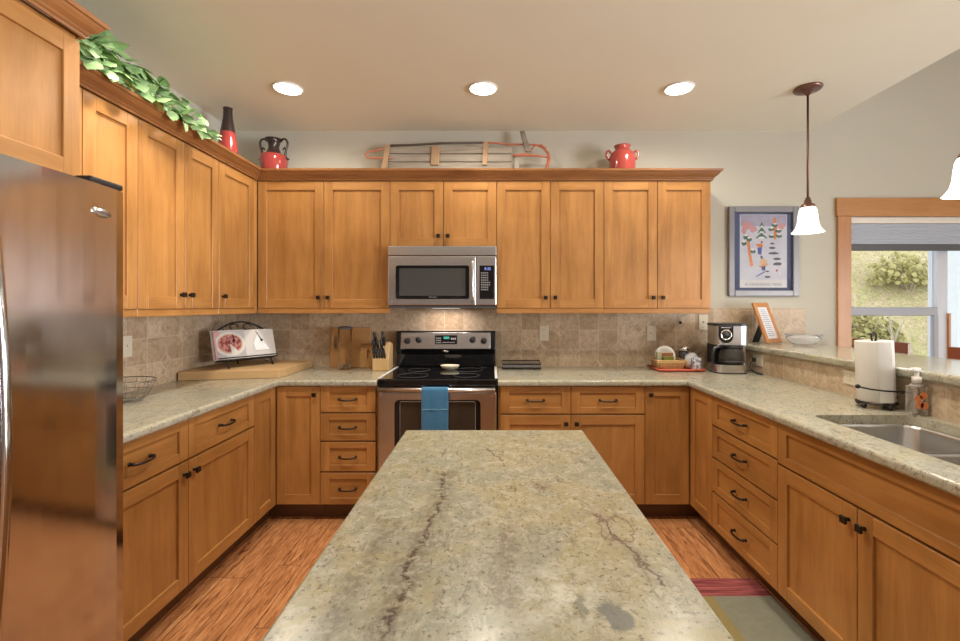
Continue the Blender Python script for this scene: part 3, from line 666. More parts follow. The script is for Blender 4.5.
# ------------------------------------------------------------------ refrigerator
FX = -1.16; fy0, fy1 = 0.512, 1.444; ZFR = 1.748
tf = thing('refrigerator', (-1.55, 0.967, 0), 'tall stainless steel refrigerator at the left edge', 'refrigerator')
MB().box(-1.98, -1.225, fy0+0.004, fy1-0.004, 0.04, 1.735, 0, 0.006).box(-1.9, -1.26, fy0+0.03, fy1-0.03, 0, 0.04).build('body', 'dark_grey', tf)
def fdoor(y0, y1):
    t = bmesh.new(); n = 12; prof = [(-1.220, y0), ]
    for i in range(n+1):
        s_ = i/n; y = y0+(y1-y0)*s_; bul = 0.006*(1-(2*s_-1)**2); e = 0.010*(max(0, abs(2*s_-1)-0.93)/0.07)**2
        prof.append((FX+bul-e-0.006, y))
    prof.append((-1.220, y1))
    m = MB(); m.prism(prof, 2, 0.085, ZFR-0.0, 0, 0); return m
for y0, y1, hy in ((0.969, fy1, 1.006), (fy0, 0.964, 0.928)):
    o = fdoor(y0, y1).build('door', 'fridge', tf)
    pts = [(FX, hy, 0.56), (FX+0.045, hy, 0.60)]+[(FX+0.052+0.026*math.sin(PI*i/12), hy, 0.62+0.92*i/12) for i in range(13)]+[(FX+0.045, hy, 1.56), (FX, hy, 1.60)]
    MB().tube(pts, 0.0125, 12).build('handle', 'fridge', o)
    MB().box(FX-0.055, FX-0.004, y0+0.004 if hy < 0.95 else y1-0.13, y0+0.13 if hy < 0.95 else y1-0.012, ZFR, ZFR+0.020, 0, 0.006, 2).build('hinge_cover', 'black_plastic', o)
    if hy > 0.95:
        m = MB(Matrix.Translation((FX-0.0012, 1.345, 1.664)) @ Matrix.Rotation(PI/2, 4, 'Y')); m.lathe([(0, 0.003), (0.8, 0.003), (1.0, 0.0), (1.0, -0.006), (0, -0.006)], (0, 0, 0), 28, sx=0.0145, sy=0.037)
        bd = m.build('badge', 'chrome', o)
        text('Whirlpool', 'lettering', 0.0125, 'dark_grey', bd, (FX+0.0019, 1.345, 1.664), (PI/2, 0, PI/2))
MB().box(-1.24, -1.19, fy0+0.02, fy1-0.02, 0.02, 0.08).build('grille', 'dark_grey', tf)

# ------------------------------------------------------------------ range
RX0, RX1 = -0.7265, 0.0325; RC = (RX0+RX1)/2
tr = thing('range', (RC, 3.2, 0), 'stainless and black electric range between the drawers and base cabinet', 'range')
MB().box(RX0, RX1, 2.905, 3.50, 0.03, 0.872).box(RX0+0.03, RX1-0.03, 2.96, 3.46, 0, 0.03).build('body', 'black', tr)
MB().box(RX0-0.002, RX1+0.002, 2.878, 3.48, 0.874, 0.922, 0, 0.008, 3).build('cooktop', 'black_glass', tr)
cbm = MB()
for bx, by, r in ((-0.53, 3.04, 0.10), (-0.17, 3.04, 0.085), (-0.53, 3.30, 0.08), (-0.17, 3.30, 0.10)):
    cbm.tube(arc((bx, by, 0.9223), r, 0, 2*PI*35/36, 35, 'xy'), 0.0010, 6, closed=True)
cbm.build('burner_ring', 'dark_grey', tr)
for sx in (RX0-0.0035, RX1-0.014):
    MB().box(sx, sx+0.0175, 2.90, 3.46, 0.9222, 0.9265, 0, 0.001).build('side_strip', 'bright_strip', tr)
# oven door
od = MB().box(RX0+0.004, RX1-0.004, 2.868, 2.904, 0.245, 0.838, 0, 0.006, 2).build('oven_door', 'steel', tr)
def rtop(x0, x1, z0, z1, r):
    return [(x0, z0), (x1, z0)]+[(x1-r+r*math.cos(a*PI/12), z1-r+r*math.sin(a*PI/12)) for a in range(7)]+[(x0+r-r*math.sin(a*PI/12), z1-r+r*math.cos(a*PI/12)) for a in range(7)]
MB().prism(rtop(-0.617, -0.072, 0.40, 0.792, 0.03), 1, 2.8655, 2.870).build('window_surround', 'black_glass', od)
MB().prism(rtop(-0.582, -0.105, 0.44, 0.782, 0.012), 1, 2.8645, 2.866).build('oven_window', 'oven_glass', od)
fr = MB(); r_ = rtop(-0.582, -0.105, 0.44, 0.782, 0.012); fr.tube([(p[0], 2.8645, p[1]) for p in r_], 0.0015, 6, closed=True); fr.build('window_outline', 'grey_mark', od)
hb = MB(); hb.tube([(RX0+0.012, 2.826, 0.862), (RX1-0.012, 2.826, 0.862)], 0.0155, 16)
for sx in (RX0+0.03, RX1-0.03): hb.box(sx-0.014, sx+0.014, 2.826, 2.872, 0.822, 0.868, 0, 0.004)
hb.build('oven_handle', 'steel', od)
dr = MB().box(RX0+0.004, RX1-0.004, 2.872, 2.904, 0.06, 0.238, 0, 0.005, 2).build('storage_drawer', 'steel', tr)
# backguard
bgp = [(3.475, 0.923), (3.462, 1.02), (3.425, 1.06), (3.445, 1.19), (3.455, 1.197), (3.5295, 1.197), (3.5295, 0.86), (3.482, 0.86), (3.482, 0.923)]
bgd = MB().prism(bgp, 0, RX0-0.001, RX1-0.006, 0, 0.004, 2).build('backguard', 'black', tr)
s0 = (3.4255-0.004, 1.063); s1 = (3.4440-0.004, 1.186)
MB().prism([(s0[0], s0[1]), (s1[0], s1[1]), (s1[0]+0.01, s1[1]), (s0[0]+0.01, s0[1])], 0, RX0+0.036, RX1-0.045, 0, 0.002).build('control_panel', 'steel', bgd)
tilt = math.atan2(s1[0]-s0[0], s1[1]-s0[1])
def onpanel(x, h): 
    k = h/(s1[1]-s0[1]); return (x, s0[0]+(s1[0]-s0[0])*k-0.0006, s0[1]+h)
px0, px1 = -0.430, -0.265
c = onpanel(0, 0.068)
Tp = Matrix.Translation((-0.348, c[1], c[2])) @ Matrix.Rotation(-tilt, 4, 'X')
dp = MB(Tp).box(-0.084, 0.084, -0.002, 0.002, -0.034, 0.034, 0, 0.001).build('display_panel', 'black_glass', bgd)
MB(Tp).box(-0.018, 0.024, -0.0030, -0.002, 0.006, 0.024).build('clock_display', 'digits_green', dp)
bt = MB(Tp)
for i in range(3):
    for j in range(3): bt.box(-0.076+i*0.014, -0.067+i*0.014, -0.0028, -0.002, -0.026+j*0.017, -0.018+j*0.017)
for i in range(6): bt.box(-0.024+i*0.016, -0.016+i*0.016, -0.0028, -0.002, -0.024, -0.017)
for i in range(3): bt.box(0.038+i*0.014, 0.046+i*0.014, -0.0028, -0.002, 0.0, 0.016)
bt.build('buttons', 'grey_mark', dp)
for kx, kh in ((-0.641, 0.060), (-0.556, 0.068), (-0.148, 0.068), (-0.062, 0.060)):
    c = onpanel(kx, kh); Tk = Matrix.Translation(c) @ Matrix.Rotation(-tilt, 4, 'X') @ Matrix.Rotation(PI/2, 4, 'X')
    mk = MB(Tk); mk.lathe([(0.0, 0.024), (0.018, 0.024), (0.021, 0.020), (0.023, 0.004), (0.025, 0.0), (0, 0)], (0, 0, 0), 24); mk.box(-0.005, 0.005, -0.019, 0.019, 0.02, 0.032, 0, 0.002)
    kb = mk.build('control_knob', 'black_plastic', bgd)
    MB(Tk).box(-0.0012, 0.0012, 0.004, 0.018, 0.031, 0.0328).build('pointer', 'grey_mark', kb)
mk = MB(Matrix.Translation((-0.352, 3.4385, 1.043)) @ Matrix.Rotation(PI/2, 4, 'X')); mk.lathe([(0, 0.004), (0.85, 0.004), (1, 0), (1, -0.02), (0, -0.02)], (0, 0, 0), 24, sx=0.024, sy=0.0095); mk.build('badge', 'chrome', bgd)
# towel over the oven handle
rows = []
hy, hz, hr = 2.826, 0.862, 0.0185
prof = [(hy+0.019, 0.60), (hy+0.019, 0.70), (hy+0.0195, 0.80), (hy+hr, hz)]+[(hy+hr*math.cos(a*PI/8), hz+hr*math.sin(a*PI/8)) for a in range(1, 8)]+[(hy-hr, hz)]+[(hy-hr-0.001-0.0006*i, hz-0.035*i) for i in range(1, 10)]
tx0, tx1 = -0.437, -0.273
for k, (y, z) in enumerate(prof):
    rows.append([(tx0+(tx1-tx0)*j/10, y-(0.003*math.sin(j*1.1+k*0.05) if k > 12 else 0)+0.0, z) for j in range(11)])
m = MB(); m.grid(rows); o = m.build('hand_towel', 'towel', recalc=True)
md = o.modifiers.new('thick', 'SOLIDIFY'); md.thickness = 0.004; md.offset = 0.0
tag(o, 'blue terry hand towel hanging over the oven door handle', 'towel')
MB().box(tx0+0.001, tx1-0.001, hy-hr-0.0085, hy-hr-0.0048, 0.744, 0.750).build('woven_band', 'towel_band', o)
# spoon rest
m = MB(); m.lathe([(0, 0.004), (0.055, 0.006), (0.066, 0.022), (0.070, 0.030), (0.066, 0.031), (0.052, 0.016), (0, 0.012)], (-0.309, 3.33, 0.9228), 28, sy=0.6)
m.lathe([(0, 0.0), (0.034, 0.0), (0.036, 0.005), (0, 0.006)], (-0.309, 3.33, 0.9228), 20, sy=0.6)
tag(m.build('spoon_rest', 'cream'), 'cream ceramic spoon rest dish on the black cooktop', 'spoon rest')

# ------------------------------------------------------------------ microwave
MX0, MX1, MY = -0.7225, 0.0305, 3.14; MZ0, MZ1 = 1.372, 1.8045
tm = thing('microwave', ((MX0+MX1)/2, 3.33, MZ0), 'over-the-range stainless microwave hung beneath the short cabinet', 'microwave')
MB().box(MX0+0.003, MX1-0.003, MY+0.02, YB-0.002, MZ0+0.012, MZ1-0.001).build('body', 'dark_grey', tm)
MB().box(MX0, MX1, MY+0.002, MY+0.05, 1.737, MZ1-0.001, 0, 0.004, 2).build('vent_grille', 'steel', tm)
def MP(x, y): 
    p = W(380+x*130/833, 240+y*100/641, MY); return p.x, p.z
dx = MP(617, 0)[0]
md_ = MB().box(MX0, dx-0.002, MY, MY+0.03, 1.392, 1.733, 0, 0.006, 2).build('door', 'steel', tm)
x0, z1 = MP(100, 163); x1, z0 = MP(572, 378)
MB().prism(rrect(x0, x1, z0, z1, 0.016), 1, MY-0.002, MY+0.002).build('window_surround', 'black_glass', md_)
x0, z1 = MP(124, 182); x1, z0 = MP(548, 358)
MB().prism(rrect(x0, x1, z0, z1, 0.008), 1, MY-0.003, MY-0.0015).build('window_mesh', 'micro_glass', md_)
hx = MP(595, 0)[0]
MB().tube([(hx, MY, 1.70), (hx, MY-0.03, 1.695)]+[(hx, MY-0.036-0.006*math.sin(PI*i/8), 1.685-0.255*i/8) for i in range(9)]+[(hx, MY-0.03, 1.42), (hx, MY, 1.415)], 0.011, 12).build('handle', 'steel', md_)
cx, cz = MP(338, 366)
text('Whirlpool', 'lettering', 0.013, 'grey_mark', md_, (cx, MY-0.0026, cz), (PI/2, 0, 0))
cp = MB().box(dx+0.001, MX1, MY, MY+0.03, 1.392, 1.733, 0, 0.006, 2).build('control_panel', 'steel', tm)
x0, z1 = MP(638, 163); x1, z0 = MP(731, 378)
kp = MB().box(x0, x1, MY-0.002, MY+0.002, z0, z1, 0, 0.001).build('keypad', 'black_glass', cp)
text('8:35', 'clock_digits', 0.026, 'digits_blue', kp, ((x0+x1)/2+0.006, MY-0.0026, z1-0.024), (PI/2, 0, 0))
kb = MB(); 
for r in range(8):
    for c_ in range(4 if r not in (4, 5) else 5):
        xx = x0+0.010+c_*0.0135; zz = z1-0.052-r*0.0165
        if xx+0.008 < x1: kb.box(xx, xx+0.0085, MY-0.0028, MY-0.002, zz-0.004, zz+0.004)
kb.build('keys', 'grey_mark', kp)
MB().box(MX0+0.002, MX1-0.002, MY+0.004, YB-0.01, MZ0, MZ0+0.0115, 0, 0.002).build('bottom_plate', 'dark_grey', tm)
MB().box(-0.44, -0.24, 3.34, 3.43, MZ0-0.003, MZ0).build('work_light', 'hood_lens', tm)

# ------------------------------------------------------------------ outlets, switches
def plate(T, label, kind, name, wide=0.072, high=0.118):
    base = T @ Vector((0, 0, 0)); t = thing(name, base, label, 'electrical plate')
    MB(T).box(-wide/2, wide/2, -0.006, 0, -high/2, high/2, 0, 0.0025, 2).build('cover_plate', 'white_plastic', t)
    m = MB(T)
    if kind == 'switch': m.box(-0.005, 0.005, -0.016, -0.006, -0.004, 0.012, 0, 0.002); m.build('toggle', 'white_plastic', t)
    elif kind == 'jack': m.box(-0.006, 0.006, -0.0075, -0.006, -0.006, 0.006); m.cyl((0, -0.0075, -0.042), (0, -0.006, -0.042), 0.003, n=8); m.build('jack', 'dark_grey', t)
    else:
        hor = wide > high
        for s_ in (-1, 1):
            c_ = (s_*0.024, 0) if hor else (0, s_*0.024)
            q = MB(T); q.box(c_[0]-0.015, c_[0]+0.015, -0.008, -0.006, c_[1]-0.014, c_[1]+0.014, 0, 0.001); so = q.build('socket', 'white_plastic', t)
            q = MB(T)
            for a in (-0.006, 0.006): q.box(c_[0]+a-0.001, c_[0]+a+0.001, -0.0084, -0.008, c_[1]-0.002, c_[1]+0.007)
            q.build('slots', 'dark_grey', so)
    return t
YT = YB-0.0093
plate(Matrix.Translation((0.405, YT, 1.175)), 'ivory wall outlet on the tile just right of the range', 'outlet', 'wall_outlet')
plate(Matrix.Translation((1.24, YT, 1.175)), 'ivory switch plate on the tile above the red tray', 'switch', 'light_switch')
plate(Matrix.Translation((1.645, YT, 1.261)), 'ivory jack plate on the tile above the coffee maker', 'jack', 'wall_jack')
plate(run_T('left', XL+0.0093) @ Matrix.Translation((2.478, 0, 1.165)), 'pale switch plate on the left tile wall beside the refrigerator', 'switch', 'light_switch')
TB = run_T('right', BX-0.0003)
o1 = plate(TB @ Matrix.Translation((3.205, 0, 1.004)), 'ivory outlet under the bar with the coffee maker cord plugged in', 'outlet', 'wall_outlet', 0.116, 0.080)
plate(TB @ Matrix.Translation((2.365, 0, 1.010)), 'ivory outlet under the bar behind the paper towels', 'outlet', 'wall_outlet', 0.116, 0.074)
m = MB(); m.cyl((1.468, YT, 1.258), (1.468, YT-0.012, 1.258), 0.013, 0.010, 16)
tag(m.build('wall_button', 'black_plastic'), 'small black round fitting on the tile under the end wall cabinet', 'wall fitting')

# ------------------------------------------------------------------ lights as objects
for i, (x, y) in enumerate(DOWN):
    t = thing('recessed_light', (x, y, ZC-0.004), ['leftmost of the three lit recessed ceiling lights', 'middle one of the three lit recessed ceiling lights', 'rightmost of the three lit recessed ceiling lights'][i], 'ceiling light', 'recessed ceiling lights')
    m = MB(); m.lathe([(0.080, -0.001), (0.083, -0.006), (0.090, -0.005), (0.093, 0.003), (0.080, 0.003)], (x, y, ZC-0.004), 32); m.build('trim_ring', 'trim_white', t)
    m = MB(); m.lathe([(0, -0.003), (0.081, -0.003), (0.081, 0.002), (0, 0.002)], (x, y, ZC-0.004), 32); m.build('lens', 'lamp_on', t)
for (x, y), lab in zip([(1.98, 2.84), (1.98, 1.874)], ['bell-shaped pendant lamp on a long bronze rod beside the framed poster', 'pendant lamp cut off by the right edge in front of the window']):
    t = thing('pendant_lamp', (x, y, ZC), lab, 'pendant lamp', 'pendants over the bar')
    m = MB(); m.lathe([(0, 0), (0.078, 0), (0.080, -0.006), (0.072, -0.016), (0.045, -0.024), (0.022, -0.030), (0.012, -0.045), (0, -0.045)], (x, y, ZC-0.0003), 32); m.build('canopy', 'canopy', t)
    MB().tube([(x, y, ZC-0.04), (x, y, 2.03)], 0.0065, 12).build('rod', 'canopy', t)
    m = MB(); m.lathe([(0, 0.055), (0.014, 0.055), (0.014, 0.040), (0.020, 0.038), (0.020, 0.020), (0.034, 0.012), (0.040, 0.0), (0.040, -0.012), (0, -0.012)], (x, y, 2.012), 24); m.build('socket', 'canopy', t)
    m = MB(); m.lathe([(0.024, 0.1632), (0.0384, 0.1584), (0.048, 0.1392), (0.0528, 0.1056), (0.056, 0.0672), (0.064, 0.0336), (0.0784, 0.0115), (0.0896, 0.0), (0.0864, 0.0), (0.0752, 0.0154), (0.0608, 0.0384), (0.052, 0.072), (0.0488, 0.1056), (0.044, 0.1363), (0.0352, 0.1536), (0.024, 0.1574)], (x, y, 1.848), 36); m.build('glass_shade', 'shade_glass', t)

# ------------------------------------------------------------------ things on top of the cabinets
CT = UT+0.0005
m = MB(); m.lathe([(0, 0), (0.055, 0), (0.062, 0.02), (0.060, 0.10), (0.056, 0.17), (0.045, 0.238)], (-1.755, 3.01, CT), 24)
t = thing('bottle_vase', (-1.755, 3.01, CT), 'slim red vase with a tall black neck on the left cabinets', 'vase')
m.build('body', 'red_glaze', t)
m = MB(); m.lathe([(0.046, 0.239), (0.040, 0.27), (0.031, 0.33), (0.027, 0.385), (0.030, 0.400), (0.024, 0.400), (0.0, 0.395)], (-1.755, 3.01, CT), 24); m.build('neck', 'dark_glaze', t)
# urn
ux, uy = -1.618, 3.36
t = thing('two_handled_urn', (ux, uy, CT), 'red urn with a dark flared neck and two scroll handles in the cabinet corner', 'urn')
m = MB(); m.lathe([(0, 0), (0.058, 0), (0.070, 0.03), (0.090, 0.10), (0.098, 0.165), (0.092, 0.198), (0.055, 0.212)], (ux, uy, CT), 28); m.build('body', 'red_glaze', t)
m = MB(); m.lathe([(0.056, 0.2125), (0.046, 0.228), (0.036, 0.265), (0.044, 0.298), (0.062, 0.322), (0.054, 0.322), (0.032, 0.285), (0.0, 0.27)], (ux, uy, CT), 28); m.build('neck', 'dark_glaze', t)
for s_ in (-1, 1):
    pts = [(ux+s_*0.052, uy, CT+0.310), (ux+s_*0.068, uy, CT+0.326), (ux+s_*0.090, uy, CT+0.322), (ux+s_*0.102, uy, CT+0.300), (ux+s_*0.100, uy, CT+0.270), (ux+s_*0.090, uy, CT+0.240), (ux+s_*0.084, uy, CT+0.205), (ux+s_*0.088, uy, CT+0.185)]
    m = MB(); m.tube(pts, 0.008, 10); m.tube([(ux+s_*0.090, uy, CT+0.245), (ux+s_*0.078, uy, CT+0.262), (ux+s_*0.070, uy, CT+0.255), (ux+s_*0.072, uy, CT+0.243)], 0.006, 8)
    m.tube([(ux+s_*0.090, uy, CT+0.185), (ux+s_*0.112, uy, CT+0.172)], [0.009, 0.006], 8); m.build('handle', 'dark_glaze', t)
# red pot
px_, py_ = 0.966, 3.36
t = thing('two_handled_pot', (px_, py_, CT), 'glossy red round pot with two small ear handles on the right cabinets', 'pot')
m = MB(); m.lathe([(0, 0), (0.080, 0), (0.088, 0.03), (0.095, 0.12), (0.096, 0.18), (0.086, 0.215), (0.062, 0.235), (0.054, 0.243), (0.054, 0.258), (0.062, 0.272), (0.055, 0.273), (0.045, 0.25), (0, 0.23)], (px_, py_, CT), 32); m.build('body', 'brick_glaze', t)
for s_ in (-1, 1):
    m = MB(); m.tube([(px_+s_*(0.082), py_, CT+0.222), (px_+s_*0.100, py_, CT+0.238), (px_+s_*0.116, py_, CT+0.230), (px_+s_*0.120, py_, CT+0.205), (px_+s_*0.108, py_, CT+0.180), (px_+s_*0.094, py_, CT+0.172)], 0.0085, 10); m.build('handle', 'brick_glaze', t)

# sled: leans against the back wall on the cabinet tops
t = thing('vintage_sled', (-0.26, 3.40, CT), 'old wooden sled with red runners leaning on the wall above the cabinets', 'sled')
A = math.radians(-12)
TS = Matrix.Translation((0, 3.385, CT)) @ Matrix.Rotation(A, 4, 'X')
def SP(px, py):      # point of the sled's own plane seen at a photo pixel
    d = Vector(((px-VX)/F_PX, 1, -(py-VY)/F_PX)); o_ = Vector((0, 0, CAM_H)); Ti = TS.inverted(); a = Ti @ o_; b = Ti.to_3x3() @ d
    k = -a.y/b.y; p = a+b*k; return p.x, p.z
x0 = SP(389, 155)[0]; x1 = SP(512, 155)[0]
for ya, yb_ in ((147, 153.6), (154.6, 161.8), (162.8, 169.5), (170.5, 177)):
    za, zb_ = SP(440, yb_)[1], SP(440, ya)[1]
    MB(TS).box(x0, x1, -0.006, 0.006, max(za, 0.004), zb_, 0, 0.002).build('slat', 'grey_wood', t)
def bat(pa, pb, wd, y0=-0.020, y1=-0.0065):
    (ax, az), (bx, bz) = SP(*pa), SP(*pb); h = wd/2
    MB(TS).prism([(ax-h, az), (ax+h, az), (bx+h, max(bz, 0.004)), (bx-h, max(bz, 0.004))], 1, y0, y1, 0, 0.002).build('crossbar', 'tan_wood', t)
bat((388.5, 146), (382.5, 182), 0.036, -0.024); bat((436, 147), (435, 166), 0.062); bat((486, 143), (484.5, 166), 0.036)
rw = [SP(*q) for q in ((386, 146.5), (410, 146), (440, 144.2), (482, 143.5))]
MB(TS).tube([(p[0], -0.012, p[1]) for p in rw], 0.0085, 8).build('runner', 'sled_iron', t)
rr = [SP(*q) for q in ((482, 143.5), (496, 144), (510, 145.3), (525, 145.3), (536, 145.8), (543, 148.5), (548, 154), (549, 160), (547, 167), (544.5, 173), (540, 180))]
MB(TS).tube([(p[0], -0.012, p[1]) for p in rr], [0.007]*5+[0.009, 0.011, 0.013, 0.012, 0.010, 0.009], 8).build('curved_runner', 'red_metal', t)
rr = [SP(*q) for q in ((513, 156.5), (525, 155.8), (535, 156.5), (547, 158))]
MB(TS).tube([(p[0], -0.014, p[1]) for p in rr], [0.011, 0.012, 0.008, 0.008], 8).build('brace', 'red_metal', t)
rr = [SP(*q) for q in ((531, 151), (534, 147.5), (541, 146.3), (546, 150))]
MB(TS).tube([(p[0], -0.020, p[1]) for p in rr], 0.006, 8).build('brace', 'red_metal', t)
(ax, az), (bx, bz) = SP(522, 134), SP(528.5, 154)
MB(TS).prism([(ax-0.018, az), (ax+0.016, az+0.004), (bx+0.020, bz), (bx-0.026, bz)], 1, -0.040, -0.022, 0, 0.003).build('steering_bar', 'grey_wood', t)
(ax, az), (bx, bz) = SP(516, 160), SP(517, 170)
MB(TS).prism([(ax-0.012, az), (ax+0.014, az), (bx+0.03, max(bz-0.05, 0.004)), (bx-0.02, max(bz-0.05, 0.004))], 1, -0.022, -0.007, 0, 0.002).build('block', 'grey_wood', t)
lp = [SP(*q) for q in ((384, 150), (378, 151.5), (369, 153), (365.5, 155.5), (367.5, 158.5), (375, 159.3), (392, 159))]
MB(TS).tube([(p[0], -0.016, p[1]) for p in lp], 0.0065, 8).build('rope_loop', 'red_metal', t)
# hidden lower runner that the sled stands on
MB(TS).tube([(x0-0.02, -0.012, 0.010), (x1, -0.012, 0.010)], 0.0085, 8).build('runner', 'sled_iron', t)

# ivy garland
random.seed(5)
ti_ = thing('ivy_garland', (-1.72, 2.2, CT), 'trailing green and cream ivy garland along the top of left cabinets', 'garland')
path = []
for i in range(40):
    s_ = i/39; y = 1.73+s_*0.84; path.append((-1.69+0.03*math.sin(i*0.9), y, 2.385+0.05*(1-s_)+0.025*math.sin(i*1.3)))
MB().tube(path, 0.006, 6).build('stem', 'ivy_stem', ti_)
lm = bmesh.new()
def leaf(bm_, c, d, up, L):
    d = d.normalized(); s = d.cross(up).normalized(); n = s.cross(d).normalized()
    shape = [(0, 0), (0.06, 0.34), (0.38, 0.50), (0.74, 0.32), (1.0, 0.0)]
    vs = [bm_.verts.new(c)]
    L_ = [c+L*(a*d+b*s)+n*L*0.10*(-abs(b)*2) for a, b in shape[1:4]]; R_ = [c+L*(a*d-b*s)+n*L*0.10*(-abs(b)*2) for a, b in shape[1:4]]
    tip = bm_.verts.new(c+L*d-n*L*0.12); mid = bm_.verts.new(c+L*0.5*d+n*L*0.06)
    l = [bm_.verts.new(p) for p in L_]; r = [bm_.verts.new(p) for p in R_]
    c0 = vs[0]
    for a, b in ((c0, l[0]), (l[0], l[1]), (l[1], l[2]), (l[2], tip)): bm_.faces.new((a, b, mid))
    for a, b in ((c0, r[0]), (r[0], r[1]), (r[1], r[2]), (r[2], tip)): bm_.faces.new((b, a, mid))
for i in range(480):
    s_ = random.random()**1.25; k = min(38, int(s_*39)); p = Vector(path[k])
    spread = 0.115*(1-0.62*s_)
    p += Vector((random.uniform(-0.05, spread*0.85), random.uniform(-0.03, 0.03), random.uniform(-0.055*(1-s_*0.5), spread*1.05)))
    p.x = max(p.x, XL+0.06)
    if p.z < 2.365: p.x = max(p.x, -1.575)
    if p.y < 1.86: p.z = min(p.z, 2.43)
    p.y = max(p.y, 1.79)
    d = Vector((random.uniform(-0.2, 1), random.uniform(-0.8, 0.8), random.uniform(-0.9, 0.5)))
    leaf(lm, p, d, Vector((0.6*random.random()+0.2, random.uniform(-0.6, 0.3), 1)), random.uniform(0.055, 0.095)*(1-0.35*s_))
m = MB(); m._merge(lm, 0, True); m.build('leaves', 'ivy', ti_, recalc=False)

# ------------------------------------------------------------------ left counter
# wire basket
bx, by, bz = -1.825, 2.22, CZ1+0.0005
t = thing('wire_basket', (bx, by, bz), 'round chrome wire basket on the counter by the refrigerator', 'basket')
ringp = [(0.090, 0.004), (0.110, 0.026), (0.125, 0.052), (0.136, 0.078), (0.145, 0.105)]
m = MB()
for r, z in ringp[:-1]: m.tube(arc((bx, by, bz+z), r, 0, 2*PI*47/48, 47, 'xy'), 0.0015, 6, closed=True)
for k in range(18):
    a = 2*PI*k/18; m.tube([(bx+r*math.cos(a), by+r*math.sin(a), bz+z) for r, z in [(0.0, 0.003)]+ringp], 0.0012, 6)
m.build('wires', 'wire', t)
m = MB(); m.tube(arc((bx, by, bz+0.105), 0.145, 0, 2*PI*47/48, 47, 'xy'), 0.0025, 8, closed=True); m.build('rim', 'wire', t)
# butcher block in the corner
bl = MB().prism([(-1.985, 2.86), (-1.40, 2.975), (-1.385, 3.05), (-1.385, 3.50), (-1.985, 3.50)], 2, CZ1+0.0005, 0.970, 0, 0.004, 2).build('butcher_block', 'board')
tag(bl, 'thick pale wooden butcher block lying in the left counter corner', 'cutting board')
# cookbook stand: an iron easel, turned into the corner
pL, pR = Vector((-1.823, 2.97)), Vector((-1.58, 3.32))
ud_ = (pR-pL).normalized(); ang = math.atan2(ud_.y, ud_.x)
mid = (pL+pR)/2
TC = Matrix.Translation((mid.x, mid.y, 0.9705)) @ Matrix.Rotation(ang, 4, 'Z')
LEAN = math.radians(-16)
t = thing('cookbook_stand', (mid.x, mid.y, 0.9705), 'black wrought iron cookbook stand on the butcher block', 'cookbook stand')
TL = TC @ Matrix.Translation((0, 0.0, 0.052)) @ Matrix.Rotation(LEAN, 4, 'X')
m = MB(TL); R0 = 0.006
m.tube([(-0.19, 0.022, 0.0), (-0.19, 0.022, 0.20), (0.19, 0.022, 0.20), (0.19, 0.022, 0.0)], 0.005, 8, closed=True)
m.tube([(-0.17, 0.022, 0.20), (-0.12, 0.022, 0.235), (-0.06, 0.022, 0.262), (0.0, 0.022, 0.270), (0.06, 0.022, 0.262), (0.12, 0.022, 0.235), (0.17, 0.022, 0.20)], 0.006, 8)
for s_ in (-1, 1):
    m.tube([(s_*0.045+0.028*math.cos(a*PI/8), 0.022, 0.232+0.022*math.sin(a*PI/8)) for a in range(15)], 0.004, 8)
    m.tube([(s_*0.135+0.018*math.cos(a*PI/8), 0.022, 0.213+0.013*math.sin(a*PI/8)) for a in range(15)], 0.0035, 8)
for q in range(-3, 4): m.tube([(q*0.05, 0.022, 0.0), (q*0.05, 0.022, 0.20)], 0.003, 6)
m.build('back_frame', 'iron', t)
m = MB(TL); m.box(-0.20, 0.20, -0.040, 0.024, -0.006, -0.001); m.tube([(-0.20, -0.040, 0.008), (0.20, -0.040, 0.008)], 0.004, 8)
for s_ in (-1, 1): m.tube([(s_*0.12+0.02*math.cos(a*PI/8), -0.034, -0.018+0.015*math.sin(a*PI/8)) for a in range(14)], 0.0035, 8)
m.build('ledge', 'iron', t)
m = MB(TC)
for s_ in (-1, 1):
    m.tube([(s_*0.15, -0.035, 0.046), (s_*0.15, -0.055, 0.02), (s_*0.15, -0.06, 0.006), (s_*0.15, -0.075, 0.008)], 0.005, 8)
m.tube([(0, 0.075, 0.20), (0, 0.13, 0.006)], 0.005, 8)
m.build('leg', 'iron', t)
for a, b in (((-0.085, 0.2), (-0.08, 0.128)), ((0.075, 0.2), (0.108, 0.120))):
    m = MB(TL); m.tube([(a[0], 0.018, 0.206), (a[0], -0.012, 0.200), (b[0], -0.026, b[1])], 0.0022, 6); m.ball((b[0], -0.027, b[1]), 0.0075); m.build('page_holder', 'iron', t)
